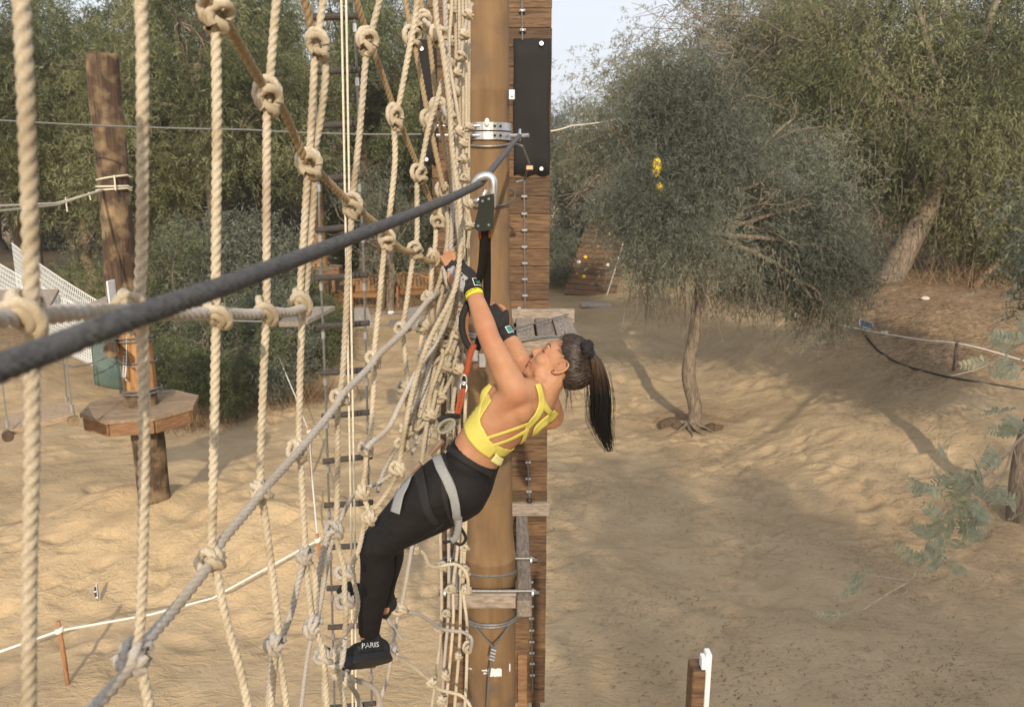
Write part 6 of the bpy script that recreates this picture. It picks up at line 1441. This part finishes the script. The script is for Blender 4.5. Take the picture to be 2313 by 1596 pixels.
# shoes
def shoe(an, toe, heel, label):
    s = MB(); fwd = (toe-heel); L = fwd.length; fwd.normalize(); up = (an-heel.lerp(toe, .3)); up = (up-fwd*up.dot(fwd)).normalized(); sd = fwd.cross(up); up_ = up
    def q(f, h, s_=0): return heel+fwd*f*L+up_*h+sd*s_
    R_ = Matrix((fwd, sd, up_)).transposed()
    for f, h, a, b, c in ((.13, .042, .042, .036, .042), (.35, .046, .070, .038, .046), (.62, .036, .066, .043, .038), (.82, .028, .048, .042, .030), (.92, .020, .024, .032, .020), (.2, .062, .036, .033, .035)): s.ball(q(f, h), (a, b, c), 18, 12, R_)
    chain(s, [q(.25, .06), an+(q(.2, .05)-an)*.30], [.037, .041])
    m = remesh(s, .004, 6); cv = np.zeros(len(m.vertices)*3, np.float32); m.vertices.foreach_get('co', cv); m.vertices.foreach_set('co', (cv.reshape(-1, 3)-pw).astype(np.float32).ravel()); m.polygons.foreach_set('use_smooth', np.ones(len(m.polygons), bool)); m.name = 'shoe'
    o = obj('shoe', m, M['shoe'], person)
    so_ = MB(); V = []; F = []; n = 26
    def outl(a): 
        x = .5+.52*math.cos(a); w = .043*(1-.22*math.cos(a*1)*-1 if False else 1)*(.82+.25*x)*abs(math.sin(a))**.75*(1 if math.sin(a) >= 0 else -1); return x, w
    for h, k in ((-.016, .93), (-.010, 1.0), (.012, 1.0), (.016, .94)):
        for i in range(n): x, w = outl(2*math.pi*i/n); V.append(q(.5+(x-.5)*(.97+.03*k), h, w*k))
    for j in range(3):
        for i in range(n): F.append((j*n+i, j*n+(i+1) % n, (j+1)*n+(i+1) % n, (j+1)*n+i))
    F.append(tuple(range(n-1, -1, -1))); F.append(tuple(3*n+i for i in range(n))); so_.add(V, F); so_.build('sole', M['sole'], o)
    tb = an+(q(.2, .05)-an)*.30-fwd*.040; MB().tube([tb, tb-fwd*.016+up_*.012, tb-fwd*.010+up_*.030, tb+fwd*.002+up_*.02], .0035, n=6).build('pull_tab', M['shoe'], o)
    return o, q, fwd, up_, sd
sh1, q1, fw1, up1, sd1 = shoe(n_an, at(782, 1496, 2.64), at(880, 1484, 2.84), '')
sh2, q2, fw2, up2, sd2 = shoe(f_an, at(768, 1332, 2.98), at(876, 1388, 3.12), '')
sbv = BVHTree.FromPolygons([tuple(v.co+wloc(person)) for v in sh1.data.vertices], [tuple(p.vertices) for p in sh1.data.polygons])
def print_on(bv, txt, size_px, cx, cy, slope, name, m, parent, parent_off):
    """lettering laid on a curved surface"""
    me = text_mesh(txt, 1.0)
    for v in me.vertices:
        px = cx+v.co.x*size_px; py = cy-(v.co.y-.35)*size_px+slope*(px-cx); d = ray(px, py).normalized(); h = bv.ray_cast(Vector((0, 0, CAM_H)), d)
        p = (h[0]+h[1]*.0015-d*.0008) if h[0] is not None else at(px, py, 2.76); v.co = p-parent_off
    me.name = name; return obj(name, me, m, parent)
print_on(sbv, 'PARIS', 16, 836, 1456, -.10, 'lettering', M['print_white'], sh1, wloc(sh1))
tm = text_mesh('N', .032); sdv = sd1 if sd1.y < 0 else -sd1; c = q1(.80, .024)+sdv*.0425
for v in tm.vertices: v.co = c+(-fw1)*v.co.x*1.0+up1*v.co.y*.9-wloc(sh1)
obj('side_mark', tm, mat('grey_mark', (.10, .11, .13), rough=.6), sh1)

# ---------------------------------------------------------------- harness
har = thing('climbing_harness', n_hip, 'black climbing harness with grey leg straps worn over the leggings', 'harness')
ribbon('waist_belt', [(1000, 996), (1030, 1022), (1070, 1050), (1106, 1070)], [12, 16, 16, 14], M['black_web'], har, .011, th=.004)
ribbon('leg_strap', [(980, 1012), (995, 1055), (1012, 1090), (1026, 1128), (1035, 1180)], [18, 20, 20, 21, 16], M['grey_web'], har, .012, th=.003, nw=5)
ribbon('leg_strap', [(934, 1062), (920, 1095), (908, 1120), (897, 1158)], [16, 17, 18, 20], M['grey_web'], har, .012, th=.003, nw=5)
ribbon('black_strap', [(1000, 1020), (1006, 1060), (1003, 1110), (1010, 1150), (1024, 1180)], [14, 12, 16, 10, 8], M['black_web'], har, .0095, th=.003)
ribbon('black_strap', [(948, 1050), (955, 1100), (965, 1150), (985, 1180)], [20, 22, 22, 14], M['black_web'], har, .0085, th=.003)
for (a, b) in (((972, 1026), (1000, 994)), ((930, 1066), (950, 1046))):
    p, q = at(*a, 2.78), at(*b, 2.78); MB().tube([p, p.lerp(q, .5), q], [.011, .012, .010], n=8).build('buckle', mat('bronze_buckle', (.32, .22, .15), (.4, .3, .22), rough=.4, metallic=.6), har)
hy = 2.80
def wband(pts, w, m, name, parent, Ydef=hy, th=.0022, nrm=None):
    P = [Vector(at(p[0], p[1], p[2] if len(p) > 2 else Ydef)) for p in pts]; A, _ = spline([tuple(p) for p in P], .008); V = []; F = []
    for i in range(len(A)):
        T = Vector(A[min(i+1, len(A)-1)]-A[max(i-1, 0)]).normalized(); n_ = Vector(nrm) if nrm else Vector((0, -1, .2)); s = T.cross(n_).normalized(); V += [Vector(A[i])-s*w/2, Vector(A[i])+s*w/2]
    for i in range(len(A)-1): F.append((2*i, 2*i+1, 2*i+3, 2*i+2))
    mb = MB(); mb.add(V, F); o = mb.build(name, m, parent, smooth=True); s = o.modifiers.new('thick', 'SOLIDIFY'); s.thickness = th; return o
wband([(1020, 1150, 2.76), (1040, 1190, 2.78), (1052, 1215, 2.8), (1040, 1230, 2.8), (1022, 1222, 2.8), (1000, 1225, 2.8)], .012, M['black_web'], 'strap_tail', har)
wband([(1035, 1130, 2.75), (1036, 1180, 2.77), (1030, 1212, 2.79), (1018, 1222, 2.8)], .026, M['grey_web'], 'strap_tail', har)
wband([(950, 1190, 2.84), (962, 1200, 2.83), (985, 1195, 2.83), (1000, 1182, 2.83), (985, 1178, 2.83), (960, 1182, 2.83)], .012, M['black_web'], 'strap_loop', har)
MB().box(at(1001, 1105, 2.755), (.02, .008, .035), None, .003).build('slide_buckle', M['black'], har)
# rolled spare rope at the waist
coil = MB()
for k in range(5):
    c = at(1008-k*2, 962+k, 2.70+.012*k); coil.tube([c+imgdir(.85, .5, 0)*(.034-.005*k)*math.cos(t)+imgdir(-.35+.2*(k%2), .7, .2)*(.020-.003*k)*math.sin(t) for t in np.linspace(0, 6.28, 22, endpoint=False)], .0058, n=7, closed=True)
tag(coil.build('rope_coil', mat('olive_webbing', (.20, .19, .14), (.27, .25, .19), rough=.85, scale=90), None, smooth=True, base=at(1008, 962, 2.7)), 'small coil of olive webbing hanging at the harness front', 'webbing coil')
# ---------------------------------------------------------------- lanyard
lan = thing('safety_lanyard', CARA, 'orange and black lanyard with steel hook clipped on the safety cable', 'lanyard')
CY = CARA.y
hk = [(1066, 432), (1070, 416), (1082, 402), (1100, 397), (1112, 404), (1115, 420), (1114, 445), (1112, 470)]
A, _ = spline([tuple(at(x, y, CY-.01)) for x, y in hk], .006); mb = MB(); mb.tube(A, list(np.interp(np.linspace(0, 1, len(A)), [0, .25, .6, 1], [.007, .0135, .0145, .011])), n=12); mb.build('steel_hook', M['steel'], lan, smooth=True)
MB().tube([at(1096, 428, CY-.02), at(1092, 446, CY-.015), at(1086, 452, CY-.012)], [.009, .010, .008], n=10).build('gate', M['steel'], lan, smooth=True)
MB().tube([at(1068, 456, CY-.015), at(1080, 452, CY-.015), at(1088, 446, CY-.015)], [.008, .008, .006], n=8).build('trigger', M['steel'], lan, smooth=True)
poly = [(1086, 448), (1112, 442), (1113, 470), (1110, 500), (1111, 512), (1104, 516), (1082, 519), (1075, 514), (1077, 500), (1083, 478)]
V = [at(x, y, CY-.03) for x, y in poly]+[at(x, y, CY+.012) for x, y in poly]; n = len(poly); mb = MB(); mb.add(V, [tuple(range(n)), tuple(range(2*n-1, n-1, -1))]+[(i, (i+1) % n, n+(i+1) % n, n+i) for i in range(n)])
ho = mb.build('handle', M['green_plastic'], lan); bv = ho.modifiers.new('b', 'BEVEL'); bv.width = .006; bv.segments = 3
for (x, y) in ((1090, 454), (1104, 449), (1080, 510), (1104, 508)): p = at(x, y, CY-.032); MB().tube([p, p+Vector((0, .01, 0))], .0045, n=8).build('rivet', M['steel_dark'], lan)
yl = 2.84
wband([(1090, 516, CY), (1092, 545, 2.7), (1088, 600, 2.85), (1080, 640, 2.98)], .028, M['black_web'], 'webbing', lan)
wband([(1098, 514, CY), (1099, 550, 2.72), (1100, 620, 2.92), (1099, 680, 3.0), (1090, 740, 3.0), (1076, 790, 2.95)], .030, M['black_web'], 'webbing', lan)
wband([(1083, 516, CY-.01), (1084, 540, 2.68)], .010, M['orange_web'], 'edge_stitching', lan); wband([(1106, 514, CY-.01), (1106, 538, 2.68)], .008, M['orange_web'], 'edge_stitching', lan)
wband([(1064, 672, 3.0), (1046, 710, 2.97), (1044, 745, 2.96), (1054, 775, 2.95), (1066, 788, 2.94)], .026, M['black_web'], 'webbing_loop', lan)
wband([(1072, 660, 3.02), (1058, 700, 2.99), (1052, 745, 2.97), (1060, 778, 2.95), (1066, 790, 2.94)], .020, mat('brown_webbing', (.20, .08, .03), (.28, .12, .05), rough=.8, scale=100), 'webbing_loop', lan)
wband([(1072, 776, 2.94), (1062, 800, 2.92), (1056, 830, 2.90), (1050, 850, 2.9)], .024, M['orange_web'], 'webbing', lan)
ml = MB(); c = at(1048, 862, 2.89)
ml.tube([c+Vector((.011*math.cos(t), 0, .020*math.sin(t)+.008)) for t in np.linspace(0, 6.28, 16, endpoint=False)], .0042, n=7, closed=True); ml.build('screw_link', M['steel'], lan, smooth=True)
ml = MB(); ml.tube([c+Vector((.013*math.cos(t)-.002, .004*math.sin(t), .020*math.sin(t)-.022)) for t in np.linspace(0, 6.28, 16, endpoint=False)], .0042, n=7, closed=True); ml.build('screw_link', M['steel'], lan, smooth=True)
for dx in (-4, 4): wband([(1046+dx*.4, 876, 2.88), (1040+dx, 905, 2.85), (1030+dx*.6, 945, 2.80)], .013, M['orange_web'], 'webbing', lan)
MB().tube([at(1036, 940, 2.79), at(1012, 938, 2.74), at(990, 948, 2.72)], .010, n=8).build('end_loop', M['black_web'], lan)

# ---------------------------------------------------------------- leafy branch reaching in from the right, and its tree
tg = gpt(2308, 1172)
pt = thing('pinnate_tree', tg, 'dark-trunked tree on the right with pale twigs of feathery leaflets', 'tree')
tp = [tg-Vector((0, 0, .3)), at(2303, 1120, tg.y), at(2318, 1000, tg.y+.1), at(2370, 850, tg.y+.1), at(2440, 640, tg.y)]
A, _ = spline([tuple(p) for p in tp], .15); MB().tube(A, list(np.linspace(.17, .05, len(A))), n=14).build('trunk', M['bark'], pt, smooth=True)
lob = [(tuple(at(x, y, tg.y+dy)), (rx, ry, rz)) for x, y, dy, rx, ry, rz in ((2490, 600, 0, 1.0, 1.2, .7), (2560, 500, .4, 1.2, 1.3, .8), (2450, 700, .5, .8, .9, .5), (2440, 560, 1.2, .9, 1.0, .6), (2600, 640, -.4, 1.2, 1.2, .8))]
cm, *_ = crown_mesh('crown', lob, 2600, 11, .12, .028, .5, 71, gap=-.05, hollow=.3); off = np.array(tg); obj('crown', shift(cm), M['leaf_grey'], pt)
BY = 4.0
def bp(x, y, dy=0): return at(x, y, BY+dy)
mb = MB(); A, _ = spline([tuple(p) for p in (at(2440, 640, tg.y), at(2470, 760, tg.y-2.5), at(2440, 880, BY+1), bp(2380, 930))], .15); mb.tube(A, list(np.linspace(.035, .014, len(A))), n=10); mb.build('limb', M['bark'], pt, smooth=True)
twigs = [([(2380, 930), (2330, 970), (2289, 1007), (2239, 1063), (2185, 1099), (2139, 1142), (2112, 1176), (2090, 1240), (2074, 1285), (2053, 1312), (2004, 1341), (1947, 1378)], .010),
         ([(2053, 1312), (2013, 1305), (1958, 1298), (1938, 1298)], .004), ([(2053, 1312), (2050, 1330), (2040, 1342), (2020, 1330)], .003), ([(2289, 1007), (2266, 1070), (2230, 1115), (2205, 1150), (2191, 1176)], .006),
         ([(2380, 930), (2330, 780), (2270, 803), (2239, 819), (2203, 835), (2148, 849)], .006), ([(2239, 1063), (2250, 1080), (2232, 1100)], .004), ([(2150, 985), (2122, 1012), (2103, 1050), (2098, 1072)], .003), ([(2139, 1142), (2120, 1080), (2150, 985)], .0025),
         ([(2289, 1007), (2313, 1110), (2340, 1170)], .004), ([(2330, 780), (2360, 740), (2400, 700)], .006), ([(2191, 1176), (2170, 1235), (2200, 1250)], .003)]
for pts, r in twigs:
    A, _ = spline([tuple(bp(*p)) for p in pts], .02); MB().tube(A, list(np.linspace(r, r*.45, len(A))), n=7).build('twig', M['twig_pale'], pt, smooth=True)
def pinnate(seed, pairs, L, ll):
    r = np.random.RandomState(seed); V = []; F = []; rn = []
    def quad(a, d, s, l, w, nrm):
        ring = [(0, 0), (.25, .42), (.6, .5), (.88, .3), (1, 0), (.88, -.3), (.6, -.5), (.25, -.42)]; n0 = len(V)
        for u, v in ring: V.append(a+d*l*u+s*w*v+nrm*(.06*l*math.sin(u*3)))
        F.append(tuple(range(n0, n0+8)))
    for k in range(pairs):
        t = (k+.8)/pairs; c = Vector((L*t, 0, -.18*L*t*t))
        for sgn in (-1, 1):
            d = Vector((.35+r.normal()*.08, sgn, -.12+r.normal()*.12)).normalized(); s = d.cross(Vector((0, 0, 1))).normalized(); l = ll*(.75+.5*math.sin(math.pi*min(1, t*.9+.1)))*r.uniform(.9, 1.1)
            quad(c, d, s, l, l*.42, d.cross(s)); rn.append(min(1, max(0, .45+r.normal()*.22)))
    n0 = len(V); mb = MB(); mb.tube([Vector((L*t, 0, -.18*L*t*t)) for t in np.linspace(0, 1, 7)], .0012, n=4); V2 = V+[Vector(p) for p in mb.v]; F2 = F+[tuple(i+n0 for i in f) for f in mb.f]
    me = bpy.data.meshes.new('leaf'); me.from_pydata([tuple(v) for v in V2], [], F2); a_ = me.attributes.new('rnd', 'FLOAT', 'FACE'); a_.data.foreach_set('value', np.array(rn+[.9]*len(mb.f), np.float32)); me.materials.append(M['leaf_pinn']); return me
PM = [pinnate(i, p, L, ll) for i, (p, L, ll) in enumerate(((7, .115, .030), (9, .14, .032), (6, .09, .028), (8, .12, .034)))]
rng = np.random.RandomState(21); t0_ = wloc(pt)
spots = [(2302, 745), (2310, 770), (2290, 800), (2257, 808), (2240, 815), (2310, 850), (2302, 930), (2260, 935), (2240, 945), (2298, 975), (2310, 990), (2234, 1029), (2228, 1010), (2148, 1088), (2160, 1080), (2180, 1085), (2200, 1070), (2080, 1100), (2100, 1110), (2180, 1129), (2165, 1120), (2190, 1140), (2175, 1150), (2160, 1160), (2103, 1201), (2120, 1195), (2157, 1205), (2170, 1190), (2140, 1200), (2103, 1233), (2121, 1224), (2140, 1225), (2090, 1250), (2130, 1180), (2261, 1100), (2270, 1125), (2207, 1215), (2225, 1235), (2148, 1280), (2132, 1262), (1930, 1290), (1950, 1296), (1940, 1310), (1926, 1395), (1935, 1380), (2117, 1011), (2103, 1052), (2290, 1150), (2305, 1165), (2090, 1225), (2112, 1250), (2185, 1170), (2200, 1180), (2310, 960), (2320, 760), (2270, 1150), (2080, 1275)]
spots = spots+[(x_+rng.normal()*14, y_+rng.normal()*14) for x_, y_ in spots[14:24]]
for i, (x, y) in enumerate(spots):
    o = obj('leaf', PM[rng.randint(4)], None, pt); o.location = bp(x+rng.normal()*4, y-8+rng.normal()*4, rng.normal()*.06)-t0_
    a = rng.choice([2.6, 3.3, 4.2, -1.2, -1.8, -.6])+rng.normal()*.35                        # direction in the upright plane
    q = Quaternion((0, 1, 0), -a)@Quaternion((1, 0, 0), 1.2+rng.normal()*.5); o.rotation_euler = q.to_euler(); o.scale = (rng.uniform(1.0, 1.4),)*3

# ---------------------------------------------------------------- white board on a dark timber post below the viewer
wpx = at(1574, 1560, 1.95); zt1, zt2 = at(1574, 1506, 1.95).z, at(1590, 1472, 1.95).z
wp = thing('board_post', (wpx.x, 1.95, gz(wpx.x, 1.95)), 'dark timber post with a narrow white board, rising below the viewer', 'post')
g0 = gz(wpx.x, 1.95)
MB().box((wpx.x-.002, 1.96, (zt1+g0-.2)/2), (.036, .07, zt1-g0+.2), None, .004).build('timber', M['plank_brown'], wp)
MB().box((wpx.x+.0265, 1.955, (zt2+g0+.6)/2), (.0165, .035, zt2-g0-.6), Matrix.Rotation(0, 3, 'X'), .003).build('white_board', M['white'], wp)
MB().box((wpx.x+.011, 1.945, zt1+.022), (.013, .03, .036), None, .002).build('white_tab', M['white'], wp)

# ---------------------------------------------------------------- dusty air
hb_ = MB().box((0, 60, 11), (260, 300, 30)); hz_ = hb_.build('haze', None); hz_['kind'] = 'stuff'; hz_['label'] = 'thin pale dusty air over the grove'
hm = bpy.data.materials.new('haze'); hm.use_nodes = True; hn = hm.node_tree; hn.nodes.clear()
pv = nd(hn, 'ShaderNodeVolumePrincipled'); pv.inputs['Color'].default_value = (.93, .93, .92, 1); pv.inputs['Density'].default_value = .0010; pv.inputs['Anisotropy'].default_value = .2
ho_ = nd(hn, 'ShaderNodeOutputMaterial'); hn.links.new(pv.outputs[0], ho_.inputs['Volume']); hz_.data.materials.append(hm)
